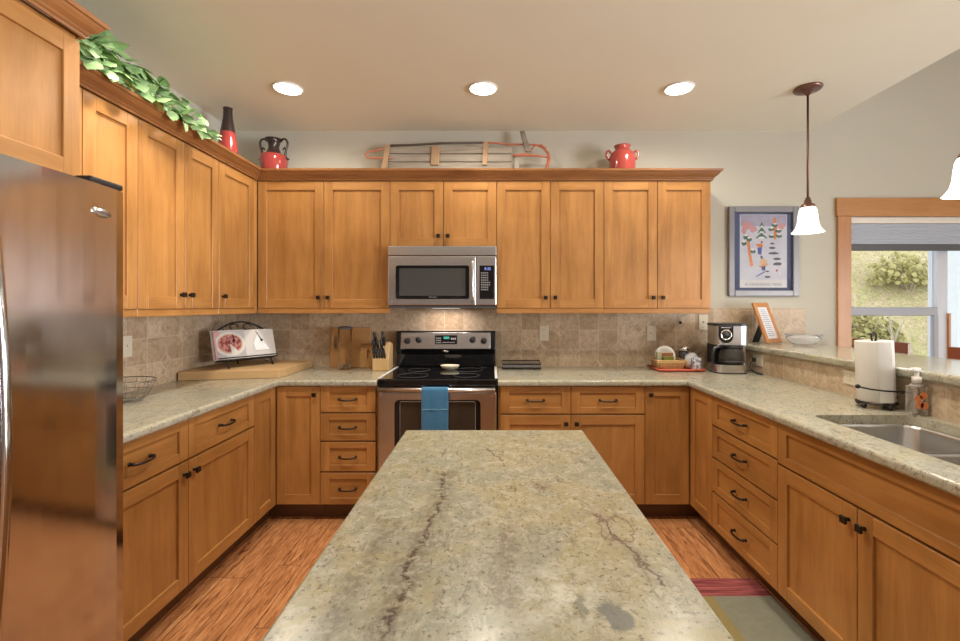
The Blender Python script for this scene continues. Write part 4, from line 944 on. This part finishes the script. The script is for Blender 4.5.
# open cookbook
tk = thing('open_cookbook', TL @ Vector((0, 0, 0)), 'open cookbook showing a berry pie photo, propped on the iron stand', 'cookbook')
def page(x0, x1, hump, z0, z1):
    rows = []
    for k in range(2):
        rows.append([(x0+(x1-x0)*i/10, -0.004-hump*math.sin(PI*(i/10 if hump > 0 else 1-i/10))*0.9-0.003, z0+(z1-z0)*k) for i in range(11)])
    return rows
m = MB(TL); m.box(-0.213, -0.002, -0.003, 0.014, 0.001, 0.205, 0, 0.002); m.box(0.002, 0.213, -0.003, 0.014, 0.001, 0.200, 0, 0.002); m.build('page_block', 'page', tk)
m = MB(TL); m.grid(page(-0.210, 0.0, 0.010, 0.002, 0.205)); pgl = m.build('left_page', 'page_cool', tk)
m = MB(TL); m.grid(page(0.0, 0.210, 0.010, 0.002, 0.202)); pgr = m.build('right_page', 'page', tk)
def disc(T, cx, cz, rx, rz, y, mi, a0=0, a1=2*PI, n=28):
    m = MB(T); pts = [] if abs(a1-a0-2*PI) < 1e-6 else [(cx, y, cz)]
    for i in range(n+(0 if not pts else 1)):
        a = a0+(a1-a0)*i/n; pts.append((cx+rx*math.cos(a), y, cz+rz*math.sin(a)))
    m.poly(pts); return m
disc(TL, -0.105, 0.105, 0.100, 0.085, -0.0180, 0).build('plate_print', 'page', pgl)
disc(TL, -0.105, 0.108, 0.082, 0.068, -0.0184, 0, -0.95, 2*PI-1.55).build('pie_crust_print', 'crust', pgl)
disc(TL, -0.105, 0.110, 0.073, 0.060, -0.0188, 0, -0.95, 2*PI-1.55).build('pie_print', 'pie_red', pgl)
MB(TL).box(-0.206, -0.170, -0.0185, -0.0182, 0.165, 0.200).box(-0.206, -0.192, -0.0185, -0.0182, 0.004, 0.165).build('napkin_print', 'p_pink', pgl)
MB(TL).poly([(0.05, -0.0195, 0.10), (0.085, -0.0195, 0.165), (0.16, -0.0195, 0.05), (0.06, -0.0195, 0.05)]).build('photo_print', 'p_white', pgr)

# ------------------------------------------------------------------ back counter
def slot_board(x0, x1, z1, y0, label, name, slot):
    hx0, hx1, hz0, hz1 = slot; z0 = CZ1+0.0005
    m = MB(Matrix.Translation((0, y0, z0)) @ Matrix.Rotation(math.radians(-4.5), 4, 'X')); h = z1-z0
    hz0 -= z0; hz1 -= z0; th = 0.016
    m.box(x0, hx0, 0, th, 0, h, 0, 0.003); m.box(hx1, x1, 0, th, 0, h, 0, 0.003); m.box(hx0, hx1, 0, th, 0, hz0); m.box(hx0, hx1, 0, th, hz1, h)
    return tag(m.build(name, 'bamboo'), label, 'cutting board')
b1 = slot_board(-1.252, -0.94, 1.222, 3.488, 'tall wooden cutting board with a vertical slot, against the back tile', 'cutting_board', (-1.222, -1.196, 1.06, 1.15))
b2 = slot_board(-1.01, -0.915, 1.09, 3.462, 'small wooden cutting board in front of the tall one by the knife block', 'cutting_board', (-0.958, -0.936, 0.99, 1.05))
t = thing('glass_canister', (-1.09, 3.36, CZ1+0.0005), 'tall clear glass canister standing in front of the cutting boards', 'canister')
m = MB(); m.lathe([(0, 0), (0.044, 0), (0.047, 0.004), (0.047, 0.285), (0.050, 0.292), (0.050, 0.300), (0.0445, 0.300), (0.0435, 0.006), (0, 0.006)], (-1.09, 3.36, CZ1+0.0005), 32); m.build('jar', 'clear', t)
m = MB(); m.lathe([(0, 0.3225), (0.030, 0.322), (0.0545, 0.314), (0.0545, 0.3015), (0, 0.3015)], (-1.09, 3.36, CZ1+0.0005), 28); m.build('lid', 'dark_grey', t)
# knife block
kx0, kx1, ky = -0.872, -0.772, 3.30
t = thing('knife_block', (-0.81, 3.36, CZ1+0.0005), 'pale wooden knife block full of black-handled knives', 'knife block')
zb = CZ1+0.0005
MB().prism([(ky, zb), (ky, zb+0.085), (ky+0.045, zb+0.21), (ky+0.135, zb+0.185), (ky+0.135, zb)], 0, kx0, kx1+0.022, 0, 0.004, 2).build('block', 'block', t)
nrm = Vector((0, -0.125, 0.045)).normalized(); dirk = Vector((0, -0.46, 0.89)).normalized()
def knife(x, fr_, L, wdt):
    s = Vector((x, ky+0.045*fr_, zb+0.085+0.125*fr_)); q = Vector((0, -0.50, 0.866))
    m = MB(); m.tube([s-q*0.012, s+q*0.012, s+q*L*0.5, s+q*L], [wdt*0.9, wdt, wdt*1.05, wdt*0.85], 10); h_ = m.build('knife_handle', 'black_plastic', t)
    m = MB(); m.ball(s+q*(L*0.35)+Vector((0, -wdt*0.8, -wdt*0.5)), 0.0022, u=8, v=6); m.ball(s+q*(L*0.75)+Vector((0, -wdt*0.8, -wdt*0.5)), 0.0022, u=8, v=6); m.build('rivet', 'chrome', h_)
for i in range(5): knife(kx0+0.012+i*0.0195, 0.10, 0.080, 0.0085)
for i in range(3): knife(kx0+0.015+i*0.026, 0.45, 0.095, 0.0105)
for i, x in enumerate((0.018, 0.078)): knife(kx0+x, 0.84, 0.105, 0.0125)
# rack right of the range
t = thing('wire_rack', (0.215, 3.42, CZ1+0.0005), 'low dark wire rack lying on the counter right of the range', 'rack')
m = MB(); z0 = CZ1+0.0005
m.tube([(0.075, 3.37, z0+0.04), (0.365, 3.37, z0+0.04), (0.365, 3.48, z0+0.055), (0.075, 3.48, z0+0.055)], 0.004, 8, closed=True)
m.tube([(0.075, 3.37, z0+0.006), (0.365, 3.37, z0+0.006), (0.365, 3.48, z0+0.006), (0.075, 3.48, z0+0.006)], 0.004, 8, closed=True)
m.build('rim', 'iron', t)
m = MB()
for i in range(21):
    x = 0.082+i*0.0138; m.tube([(x, 3.37, z0+0.006), (x, 3.37, z0+0.04), (x, 3.48, z0+0.055)], 0.0022, 6)
m.build('wires', 'dark_grey', t)
MB().box(0.080, 0.360, 3.374, 3.476, z0+0.014, z0+0.034, 0, 0.003).build('glass_insert', 'grey_mark', t)

# tray with its things
tz = CZ1+0.0005
t = thing('serving_tray', (1.37, 3.36, tz), 'coral red rectangular tray holding a wicker basket and tumbler', 'tray')
m = MB(); m.box(1.205, 1.520, 3.245, 3.475, tz, tz+0.006, 0, 0.002)
m.build('base', 'tray', t)
m = MB(); rim = [(1.200, 3.240), (1.525, 3.240), (1.525, 3.480), (1.200, 3.480)]
m.tube([(p[0], p[1], tz+0.014) for p in rim], 0.007, 8, closed=True); m.build('rim', 'tray', t)
tz2 = tz+0.0066
t = thing('wicker_basket', (1.305, 3.37, tz2), 'small yellow wicker basket on the red tray', 'basket')
m = MB()
def rl(x0, x1, y0, y1, z, n=40):
    p = rrect(x0, x1, y0, y1, 0.025, 6); return [(a, b, z) for a, b in p]
for k in range(6):
    d = 0.004*k; m.tube(rl(1.222-d, 1.392+d, 3.300-d, 3.440+d*0.5, tz2+0.005+0.0098*k), 0.0052, 6, closed=True)
m.box(1.225, 1.389, 3.303, 3.437, tz2+0.001, tz2+0.006)
m.build('weave', 'wicker', t)
m = MB(); m.tube(rl(1.20, 1.414, 3.280, 3.452, tz2+0.066), 0.0065, 8, closed=True); m.build('rim', 'wicker', t)
m = MB()
for k in range(12):
    x = 1.205+k*0.0187; m.tube([(x, 3.297, tz2+0.003), (x, 3.276, tz2+0.066)], 0.003, 6)
m.build('stakes', 'wicker', t)
TPl = Matrix.Translation((1.305, 3.428, tz2+0.0065+0.080)) @ Matrix.Rotation(math.radians(80), 4, 'X')
m = MB(TPl); m.lathe([(0, 0.004), (0.045, 0.004), (0.052, 0.008), (0.078, 0.014), (0.078, 0.011), (0.05, 0.0), (0, 0.0)], (0, 0, 0), 32)
tag(m.build('saucer', 'white'), 'white plate standing upright in the wicker basket', 'plate')
for k, (mat, x0, x1, z0, z1, lab) in enumerate((('green_pkt', 1.268, 1.348, 0.0065, 0.093, 'olive green packet standing in the wicker basket'), ('brown_pkt', 1.262, 1.352, 0.0065, 0.118, 'brown packet behind the olive one in the wicker basket'))):
    y = 3.352+0.024*k
    tag(MB().box(x0, x1, y, y+0.016, tz2+z0, tz2+z1, 0, 0.004, 2).build('tea_packet', mat), lab, 'packet', 'packets in the wicker basket')
tag(MB().box(1.229, 1.266, 3.375, 3.402, tz2+0.0065, tz2+0.125, 0, 0.003).build('carton', 'sage'), 'small sage green carton left of the upright white plate', 'carton')
t = thing('lidded_jar', (1.425, 3.437+0.0, tz2), 'dark jar with a domed steel lid at the back of red tray', 'jar')
jx, jy = 1.452, 3.432
t.location = (jx, jy, tz2)
m = MB(); m.lathe([(0, 0), (0.033, 0), (0.035, 0.01), (0.035, 0.115), (0.030, 0.125), (0, 0.125)], (jx, jy, tz2), 24); m.build('jar', 'dark_grey', t)
m = MB(); m.lathe([(0.036, 0.1255), (0.042, 0.130), (0.042, 0.145), (0.036, 0.158), (0.018, 0.167), (0, 0.169)], (jx, jy, tz2), 24); m.build('lid', 'chrome', t)
random.seed(3)
m = MB(); m.ball((1.475, 3.350, tz2+0.058), 0.058, 0, (0.98, 0.55, 1.0), 20, 14); o = m.build('paper_bag', 'crumple')
for v in o.data.vertices:
    k = 1+0.16*random.uniform(-1, 1); v.co.x *= k; v.co.z = max(0.0, v.co.z*(1+0.08*random.uniform(-1, 1)))
tag(o, 'crumpled white paper bag behind the patterned tumbler on the tray', 'bag')
t = thing('tumbler', (1.478, 3.277, tz2), 'grey patterned glass tumbler at the front of the red tray', 'tumbler')
m = MB(); m.lathe([(0, 0.004), (0.029, 0.004), (0.032, 0.01), (0.037, 0.078), (0.033, 0.092), (0.029, 0.092), (0.03, 0.07), (0.027, 0.012), (0, 0.012)], (1.478, 3.277, tz2), 28); m.build('glass_body', 'patterned', t)
m = MB(); m.lathe([(0, 0), (0.042, 0), (0.042, 0.0038), (0, 0.0038)], (1.478, 3.277, tz2), 28); m.build('base', 'black_plastic', t)

# coffee maker
cx, cy, cz = 1.690, 3.265, CZ1+0.0005
TCF = Matrix.Translation((cx, cy, cz)) @ Matrix.Rotation(math.radians(-8), 4, 'Z')
t = thing('coffee_maker', (cx, cy, cz), 'black and steel drip coffee maker in the right counter corner', 'coffee maker')
m = MB(TCF); m.prism(rrect(-0.108, 0.108, -0.125, 0.11, 0.055), 2, 0.008, 0.062, 0, 0); m.build('base', 'steel', t)
m = MB(TCF); m.prism(rrect(-0.104, 0.104, -0.12, 0.105, 0.052), 2, 0.0, 0.0078, 0, 0); m.build('foot', 'black_plastic', t)
m = MB(TCF); m.prism(rrect(-0.108, 0.108, 0.03, 0.11, 0.035), 2, 0.0622, 0.200, 0, 0); m.build('water_tank', 'black_plastic', t)
m = MB(TCF); m.prism(rrect(-0.110, 0.110, -0.120, 0.11, 0.055), 2, 0.2002, 0.333, 0, 0); hd = m.build('brew_head', 'steel', t)
m = MB(TCF); m.box(0.086, 0.108, -0.06, 0.03, 0.0622, 0.200, 0, 0.006, 2); m.build('side_flank', 'steel', t)
m = MB(TCF); m.prism(rrect(-0.112, 0.112, -0.122, 0.112, 0.056), 2, 0.3332, 0.350, 0, 0); m.build('lid', 'black_plastic', t)
m = MB(TCF); m.prism([(-0.092, 0.332), (-0.092, 0.262)]+[(-0.045+0.047*math.cos(PI+a*PI/10), 0.262+0.047*math.sin(PI+a*PI/10)) for a in range(1, 10)]+[(0.002, 0.262), (0.002, 0.332)], 1, -0.1235, -0.112); fp = m.build('control_face', 'black_glass', hd)
Td = TCF @ Matrix.Translation((-0.046, -0.1238, 0.272)) @ Matrix.Rotation(PI/2, 4, 'X')
m = MB(Td); m.lathe([(0.028, 0), (0.029, 0.006), (0.037, 0.006), (0.038, 0)], (0, 0, 0), 32); m.build('dial_ring', 'chrome', fp)
m = MB(Td); m.lathe([(0, 0.004), (0.027, 0.004), (0.0275, 0), (0, 0)], (0, 0, 0), 28); m.build('dial', 'black_plastic', fp)
MB(TCF).box(-0.078, -0.012, -0.1246, -0.1236, 0.320, 0.325).build('brand_strip', 'grey_mark', fp)
# carafe
m = MB(TCF); m.lathe([(0, 0.063), (0.060, 0.063), (0.075, 0.075), (0.083, 0.105), (0.078, 0.150), (0.062, 0.178), (0.060, 0.178), (0.075, 0.150), (0.080, 0.105), (0.072, 0.078), (0.058, 0.067), (0, 0.067)], (0.012, -0.058, 0.0005), 32)
cf = m.build('carafe', 'carafe', t)
m = MB(TCF); m.lathe([(0, 0.1985), (0.055, 0.198), (0.068, 0.190), (0.068, 0.1792), (0, 0.1792)], (0.012, -0.058, 0), 28); m.build('carafe_lid', 'black_plastic', cf)
m = MB(TCF); m.tube([(-0.050, -0.085, 0.185), (-0.090, -0.105, 0.190), (-0.122, -0.118, 0.180), (-0.134, -0.124, 0.140), (-0.128, -0.120, 0.095)], [0.011, 0.012, 0.012, 0.011, 0.009], 10); m.build('carafe_handle', 'black_plastic', cf)
m = MB(TCF); m.lathe([(0.0802, 0.085), (0.0845, 0.092), (0.0845, 0.078), (0.078, 0.074)], (0.012, -0.058, 0), 32); m.build('carafe_band', 'black_plastic', cf)
# cord
m = MB(); p0 = Vector((1.8695, 3.229, 1.004))
m.tube([p0, (1.845, 3.225, 0.985), (1.832, 3.22, 0.945), (1.850, 3.18, 0.921), (1.862, 3.12, 0.9195), (1.850, 3.09, 0.9195), (1.835, 3.13, 0.9195), (1.82, 3.20, 0.935), (1.816, 3.25, 0.9195), (1.814, 3.29, 0.9195)], 0.0038, 8)
m.box(1.858, 1.8765, 3.215, 3.243, 0.990, 1.018, 0, 0.003)
tag(m.build('power_cord', 'black_plastic'), 'black power cord looping from the bar outlet to the coffee maker', 'cord')

# ------------------------------------------------------------------ bar top things
BZ = 1.1075
TFm = Matrix.Translation((2.085, 3.330, BZ+0.006)) @ Matrix.Rotation(math.radians(30), 4, 'Z') @ Matrix.Rotation(math.radians(-20), 4, 'X')
t = thing('picture_frame', (2.09, 3.352, BZ), 'small wooden frame with a printed sheet leaning back on the bar', 'picture frame')
hw, hh, fw = 0.098, 0.318, 0.034
m = MB(TFm); m.box(-hw, -hw+fw, 0, 0.018, 0.003, hh, 0, 0.003); m.box(hw-fw, hw, 0, 0.018, 0.003, hh, 0, 0.003); m.box(-hw+fw, hw-fw, 0, 0.018, 0.003, fw+0.003, 0, 0.003); m.box(-hw+fw, hw-fw, 0, 0.018, hh-fw, hh, 0, 0.003); m.build('frame', 'frame_wood', t)
sh = MB(TFm).box(-hw+fw-0.002, hw-fw+0.002, 0.006, 0.014, fw, hh-fw).build('sheet', 'label_paper', t)
m = MB(TFm)
random.seed(9)
for k in range(14):
    z = hh-fw-0.022-k*0.0155; L = random.uniform(0.6, 1.0)*(hw-fw-0.012)
    if k == 0: L *= 0.6
    m.box(-L, L, 0.0052, 0.0062, z-0.002, z+0.002)
m.build('printed_lines', 'ink', sh)
TFs = Matrix.Translation((2.085, 3.330, BZ)) @ Matrix.Rotation(math.radians(30), 4, 'Z')
m = MB(TFs); m.prism([(0.080, 0.17), (0.086, 0.190), (0.155, 0.004), (0.141, 0.003)], 0, -0.035, 0.035); m.build('easel_back', 'black_plastic', t)
m = MB(); gx, gy = 2.200, 3.20
m.lathe([(0, 0.003), (0.050, 0.0), (0.055, 0.004), (0.085, 0.020), (0.108, 0.048), (0.118, 0.080), (0.114, 0.080), (0.103, 0.050), (0.081, 0.025), (0.05, 0.010), (0, 0.008)], (gx, gy, BZ), 36)
tag(m.build('glass_bowl', 'glass'), 'clear glass bowl on the raised bar', 'bowl')

# ------------------------------------------------------------------ paper towels, soap
qx, qy, qz = 1.798, 2.12, CZ1+0.0005
TPT = Matrix.Translation((qx, qy, qz))
t = thing('paper_towel_holder', (qx, qy, qz), 'dark wire paper towel holder with a looped top near the sink', 'paper towel holder')
m = MB(TPT); m.tube(arc((0, 0, 0.024), 0.076, 0, 2*PI*31/32, 31, 'xy'), 0.004, 8, closed=True)
m.tube([(-0.08, 0, 0.024), (0.08, 0, 0.024)], 0.004, 8)
for a in (0.4, 1.9, 3.4, 4.7): m.ball((0.076*math.cos(a), 0.076*math.sin(a), 0.0125), 0.012)
m.build('base', 'iron', t)
m = MB(TPT); m.tube([(0, 0, 0.024), (-0.012, 0, 0.300), (-0.022, 0, 0.318), (-0.023, 0, 0.338), (-0.012, 0, 0.352), (0.000, 0, 0.338), (0.000, 0, 0.318), (-0.010, 0, 0.303)], 0.0042, 8); m.build('post', 'iron', t)
m = MB(TPT); m.tube([(-0.125, -0.055, 0.105), (-0.095, -0.078, 0.098), (-0.04, -0.092, 0.092), (0.03, -0.09, 0.088), (0.085, -0.06, 0.085), (0.092, -0.02, 0.06), (0.082, 0.0, 0.026)], 0.0038, 8); m.ball((-0.128, -0.052, 0.106), 0.010); m.build('tension_arm', 'iron', t)
Tr = Matrix.Translation((qx, qy, qz+0.0295)) @ Matrix.Rotation(math.radians(-2.5), 4, 'Y')
m = MB(Tr); m.lathe([(0.019, 0.0), (0.071, 0.0), (0.072, 0.002), (0.072, 0.276), (0.071, 0.278), (0.019, 0.278)], (0, 0, 0.003), 40)
m.grid([[(-0.036+0.0*z, -0.0635, z), (-0.010, -0.0735, z), (0.012, -0.0755, z), (0.016, -0.076, z)] for z in (0.004, 0.28)])
o = m.build('paper_towel_roll', 'paper'); tag(o, 'white paper towel roll on the wire holder', 'paper towel roll')
sx, sy_, sz = 1.843, 1.965, CZ1+0.0005
t = thing('soap_dispenser', (sx, sy_, sz), 'clear soap pump bottle with orange fruit print by the sink', 'soap dispenser')
m = MB(); m.prism(rrect(sx-0.036, sx+0.036, sy_-0.024, sy_+0.024, 0.014), 2, sz, sz+0.128, 0, 0.004, 2); m.lathe([(0.026, 0.1282), (0.016, 0.140), (0, 0.140)], (sx, sy_, sz), 20); b_ = m.build('bottle', 'soap', t)
m = MB(); m.lathe([(0, 0.1405), (0.018, 0.1405), (0.018, 0.165), (0.008, 0.168), (0.008, 0.19), (0, 0.19)], (sx, sy_, sz), 20); m.box(sx-0.022, sx+0.012, sy_-0.009, sy_+0.009, sz+0.190, sz+0.205, 0, 0.003, 2); m.box(sx-0.045, sx-0.02, sy_-0.005, sy_+0.005, sz+0.193, sz+0.201, 0, 0.002); m.build('pump', 'white', t)
for dx_, dz_ in ((0.006, 0.088), (-0.015, 0.075), (-0.010, 0.048), (0.010, 0.045)):
    disc(Matrix.Identity(4), sx+dx_, sz+dz_, 0.017, 0.016, sy_-0.0245-0.0002*(dz_ < 0.06), 0).build('fruit_print', 'orange', b_)
m = MB(); 
for dx_, dz_ in ((-0.020, 0.096), (0.002, 0.066)): m.poly([(sx+dx_, sy_-0.0250, sz+dz_), (sx+dx_+0.012, sy_-0.0250, sz+dz_+0.006), (sx+dx_+0.004, sy_-0.0250, sz+dz_-0.008)])
m.build('leaf_print', 'leaf_print', b_)

# ------------------------------------------------------------------ framed poster
t = thing('framed_poster', (2.11, YB-0.01, 1.465), 'framed winter ski poster with a navy mat on the back wall', 'poster')
PX0, PX1, PZ0, PZ1 = 1.838, 2.384, 1.463, 2.160
fw = 0.046; yb = YB-0.0005
m = MB()
m.box(PX0, PX0+fw, yb-0.028, yb, PZ0, PZ1, 0, 0.004); m.box(PX1-fw, PX1, yb-0.028, yb, PZ0, PZ1, 0, 0.004); m.box(PX0+fw, PX1-fw, yb-0.028, yb, PZ0, PZ0+fw, 0, 0.004); m.box(PX0+fw, PX1-fw, yb-0.028, yb, PZ1-fw, PZ1, 0, 0.004)
m.build('frame', 'frame_grey', t)
MB().box(PX0+fw, PX1-fw, yb-0.012, yb, PZ0+fw, PZ1-fw).build('mat_board', 'navy', t)
def Q(u, v): return (PX0+(u-80)/(527-80)*(PX1-PX0), PZ1-(v-48)/(612-48)*(PZ1-PZ0))    # poster drawing coordinates
y1_ = yb-0.0125
(ax, az), (bx, bz) = Q(155, 558), Q(455, 97)
pr = MB().box(ax, bx, y1_, y1_+0.001, az, bz).build('print', 'poster', t)
(ax, az), (bx, bz) = Q(160, 170), Q(450, 100); MB().box(ax, bx, y1_-0.0003, y1_, az, bz).build('print_sky', 'poster_sky', pr)
(ax, az), (bx, bz) = Q(157, 556), Q(453, 508); MB().box(ax, bx, y1_-0.0003, y1_, az, bz).build('caption_strip', 'poster_rim', pr)
layers = {}
def P2(mat, pts, dy=0.0006):
    k = mat; layers.setdefault(k, MB()).poly([(Q(u, v)[0], y1_-dy-0.0001*len(layers), Q(u, v)[1]) for u, v in pts])
def blob(mat, u, v, ru, rv, n=9, dy=0.0006, seed=0):
    random.seed(seed+int(u*7+v)); P2(mat, [(u+ru*math.cos(2*PI*i/n)*random.uniform(0.7, 1.1), v+rv*math.sin(2*PI*i/n)*random.uniform(0.7, 1.1)) for i in range(n)], dy)
for u, v, ru, rv in ((200, 165, 30, 30), (240, 190, 28, 22), (420, 170, 26, 24), (180, 200, 18, 25)): blob('p_pink', u, v, ru, rv, 11, 0.0005)
P2('p_orange', [(195, 235), (215, 230), (222, 320), (240, 420), (222, 425), (208, 340)])
P2('p_orange', [(368, 120), (385, 118), (392, 180), (388, 250), (372, 255), (370, 190)])
for u, v in ((182, 280), (238, 330), (215, 255), (192, 240)): blob('p_green', u, v, 20, 16); blob('p_white', u-2, v-12, 14, 6, 8, 0.0012)
for u, v, r in ((294, 165, 16), (294, 200, 28), (292, 235, 40)): P2('p_green', [(u-r, v+12), (u, v-24), (u+r, v+12)]); blob('p_white', u, v+8, r*0.6, 6, 8, 0.0012)
for u, v in ((355, 190), (400, 200), (355, 235), (405, 232), (378, 165)): blob('p_green', u, v, 24, 14); blob('p_white', u+2, v-9, 14, 5, 8, 0.0012)
P2('p_blue', [(266, 305), (296, 302), (292, 350), (270, 348)]); P2('p_orange', [(266, 300), (255, 285), (290, 280), (306, 296), (296, 304)]); blob('p_red', 294, 272, 8, 9)
P2('p_dark', [(284, 355), (300, 360), (300, 380), (288, 375)])
blob('p_tan', 305, 395, 26, 20); P2('p_blue', [(252, 488), (310, 455), (314, 462), (262, 490)]); P2('p_tan', [(270, 420), (330, 405), (338, 415), (285, 435)])
P2('p_blue', [(290, 425), (318, 420), (316, 450), (296, 450)])
for u, v, ru, rv in ((360, 280, 16, 8), (362, 308, 24, 8), (368, 342, 36, 9), (392, 376, 24, 10), (392, 408, 32, 12), (330, 490, 22, 9), (328, 455, 14, 6)): blob('p_dark', u, v, ru, rv, 10)
blob('p_red', 390, 450, 8, 9)
for k, mb in layers.items(): mb.build('print_shapes', k, pr)
random.seed(4); mcp = MB(); u = 188.0
while u < 420:
    L = random.uniform(5, 11); (ax, az), (bx, bz) = Q(u, 545), Q(u+L, 530); mcp.box(ax, bx, y1_-0.0008, y1_-0.0004, az, bz); u += L+random.choice((2.5, 2.5, 2.5, 9))
mcp.build('caption_line', 'caption_ink', pr)
MB().box(PX0+fw-0.001, PX1-fw+0.001, yb-0.0185, yb-0.0175, PZ0+fw-0.001, PZ1-fw+0.001).build('glazing', 'thin_glass', t)

# ------------------------------------------------------------------ window blind
t = thing('cellular_shade', (3.77, YB+0.03, 1.82), 'blue-grey cellular shade drawn partway down the window', 'window shade')
MB().box(WX0+0.003, WX1-0.003, YB+0.004, YB+0.05, 2.034, WZ1-0.001, 0, 0.004).build('head_rail', 'trim_white', t)
prof = []
n = 7; za, zb = 1.872, 2.030
for i in range(n*2+1): prof.append((YB+0.010+(0.0035 if i % 2 else 0), zb-(zb-za)*i/(n*2)))
prof += [(YB+0.040-(0.0035 if i % 2 else 0), zb-(zb-za)*i/(n*2)) for i in range(n*2, -1, -1)]
MB().prism(prof, 0, WX0+0.004, WX1-0.004).build('shade_fabric', 'blind', t)
MB().box(WX0+0.004, WX1-0.004, YB+0.008, YB+0.042, 1.822, 1.8715, 0, 0.004).build('bottom_rail', 'dark_grey', t)

# ------------------------------------------------------------------ bar stools
def stool(y, label):
    x = 2.585
    t = thing('bar_stool', (x, y, 0), label, 'bar stool', 'bar stools behind the bar')
    MB().box(x-0.14, x+0.135, y-0.20, y+0.20, 0.71, 0.75, 0, 0.01, 2).build('seat', 'stool', t)
    for sx in (-0.12, 0.125):
        for s_ in (-1, 1):
            top = 0.7095 if sx < 0 else 1.06
            m = MB(); m.tube([(x+sx, y+s_*0.18, 0.0), (x+sx, y+s_*0.18, 0.709)], 0.017, 10); m.build('leg', 'stool', t)
    for s_ in (-1, 1): MB().tube([(x+0.115, y+s_*0.185, 0.7505), (x+0.125, y+s_*0.19, 1.04)], 0.014, 10).build('back_post', 'stool', t)
    n = 10; rows_f = []
    pts = []
    for i in range(n+1):
        s_ = -1+2*i/n; pts.append((x+0.130-0.03*s_*s_+0.015, y+0.225*s_))
    prof = pts+[(p[0]+0.022, p[1]) for p in reversed(pts)]
    MB().prism(prof, 2, 1.035, 1.146, 0, 0.004).build('back_rail', 'stool', t)
    m = MB()
    for s_ in (-0.5, 0, 0.5): m.tube([(x+0.118, y+s_*0.25, 0.7505), (x+0.148, y+s_*0.25, 1.04)], 0.009, 8)
    m.build('spindles', 'stool', t)
    m = MB()
    for s_ in (-1, 1): m.tube([(x-0.12, y+s_*0.18, 0.25), (x+0.125, y+s_*0.18, 0.25)], 0.010, 8)
    for sx in (-0.12, 0.125): m.tube([(x+sx, y-0.18, 0.30), (x+sx, y+0.18, 0.30)], 0.010, 8)
    m.build('stretchers', 'stool', t)
stool(3.17, 'dark red-brown bar stool behind the paper towels, at the window')
stool(2.46, 'red-brown bar stool at the right edge, nearer than the other')

# ------------------------------------------------------------------ rug
zr = 0.0005
t = thing('area_rug', (0.9, 1.3, 0), 'area rug with red stripe and sage field on the floor by the sink', 'rug')
m = MB(); m.box(0.40, 1.335, 0.3, 2.152, zr, 0.009); m.build('field', 'rug_grey', t)
MB().box(0.40, 1.335, 2.152, 2.293, zr, 0.009).build('stripe', 'rug_red', t)
MB().box(0.402, 1.045, 0.302, 2.150, 0.009, 0.0105).build('colour_block', 'rug_olive', t)

# ------------------------------------------------------------------ outside
random.seed(11)
rows = []
for j in range(30):
    rows.append([(-2+i*0.9, 5.6+j*0.5, -0.4+max(0, j-1)*0.34+0.25*math.sin(i*0.8+j*0.5)+random.uniform(-0.08, 0.08)) for i in range(32)])
m = MB(); m.grid(rows); o = m.build('hillside', 'hill', origin=(0, 6, 0)); o['kind'] = 'structure'
MB().box(5.78, 8.2, 5.62, 5.9, -0.5, 4.5).build('wall_exterior', 'ext_wall')['kind'] = 'structure'
def shrub(x, y, z, s, label, sd):
    random.seed(sd); t = thing('shrub', (x, y, z), label, 'shrub', 'shrubs on the hillside'); bm_ = bmesh.new()
    for i in range(700):
        a = random.uniform(0, 2*PI); e = random.random(); r = s*random.uniform(0.35, 1.0)
        p = Vector((x+r*math.cos(a)*math.sqrt(1-e*e), y+0.7*r*math.sin(a)*math.sqrt(1-e*e), z+0.12+r*e*0.9))
        leaf(bm_, p, Vector((random.uniform(-1, 1), random.uniform(-1, 1), random.uniform(-0.4, 1))), Vector((0.1, -1, 0.5)), random.uniform(0.05, 0.11))
    m_ = MB(); m_._merge(bm_, 0, True); m_.build('foliage', 'shrub', t, recalc=False)
    m_ = MB()
    for i in range(7):
        a = 2*PI*i/7; m_.tube([(x, y, z-0.15), (x+0.25*s*math.cos(a), y+0.25*s*math.sin(a), z+0.4*s), (x+0.7*s*math.cos(a), y+0.6*s*math.sin(a), z+0.9*s)], [0.02, 0.012, 0.006], 6)
    m_.build('branches', 'bark', t)
for k, (px, py, D, s, lab) in enumerate(((866, 292, 7.6, 0.6, 'yellow-green shrub outside at the left of the upper pane'), (908, 290, 9.2, 0.8, 'broad yellow-green shrub outside in the middle of the window'),
                                          (930, 262, 11.6, 0.8, 'small shrub high on the hillside at the right of the pane'), (862, 262, 11.2, 0.7, 'small shrub high on the hillside at the left of the pane'))):
    p = W(px, py, D); jz = -0.4+max(0, (D-5.6)/0.5-1)*0.34
    shrub(p.x, p.y, jz, s, lab, 20+k)
p = W(893, 345, 6.4); t = thing('bare_sapling', (p.x, p.y, 0.35), 'pale bare forked sapling outside the lower window pane', 'sapling')
m = MB(); zb = 0.35
m.tube([(p.x, p.y, zb), (p.x, p.y, zb+0.50), (p.x-0.02, p.y, zb+0.70), (p.x-0.07, p.y, zb+0.95)], [0.028, 0.024, 0.014, 0.006], 8)
m.tube([(p.x, p.y, zb+0.48), (p.x+0.06, p.y, zb+0.66), (p.x+0.17, p.y, zb+0.86)], [0.020, 0.012, 0.005], 8)
m.tube([(p.x, p.y, zb+0.60), (p.x-0.08, p.y, zb+0.72), (p.x-0.18, p.y, zb+0.78)], [0.012, 0.008, 0.004], 8)
m.build('branches', 'bark', t)
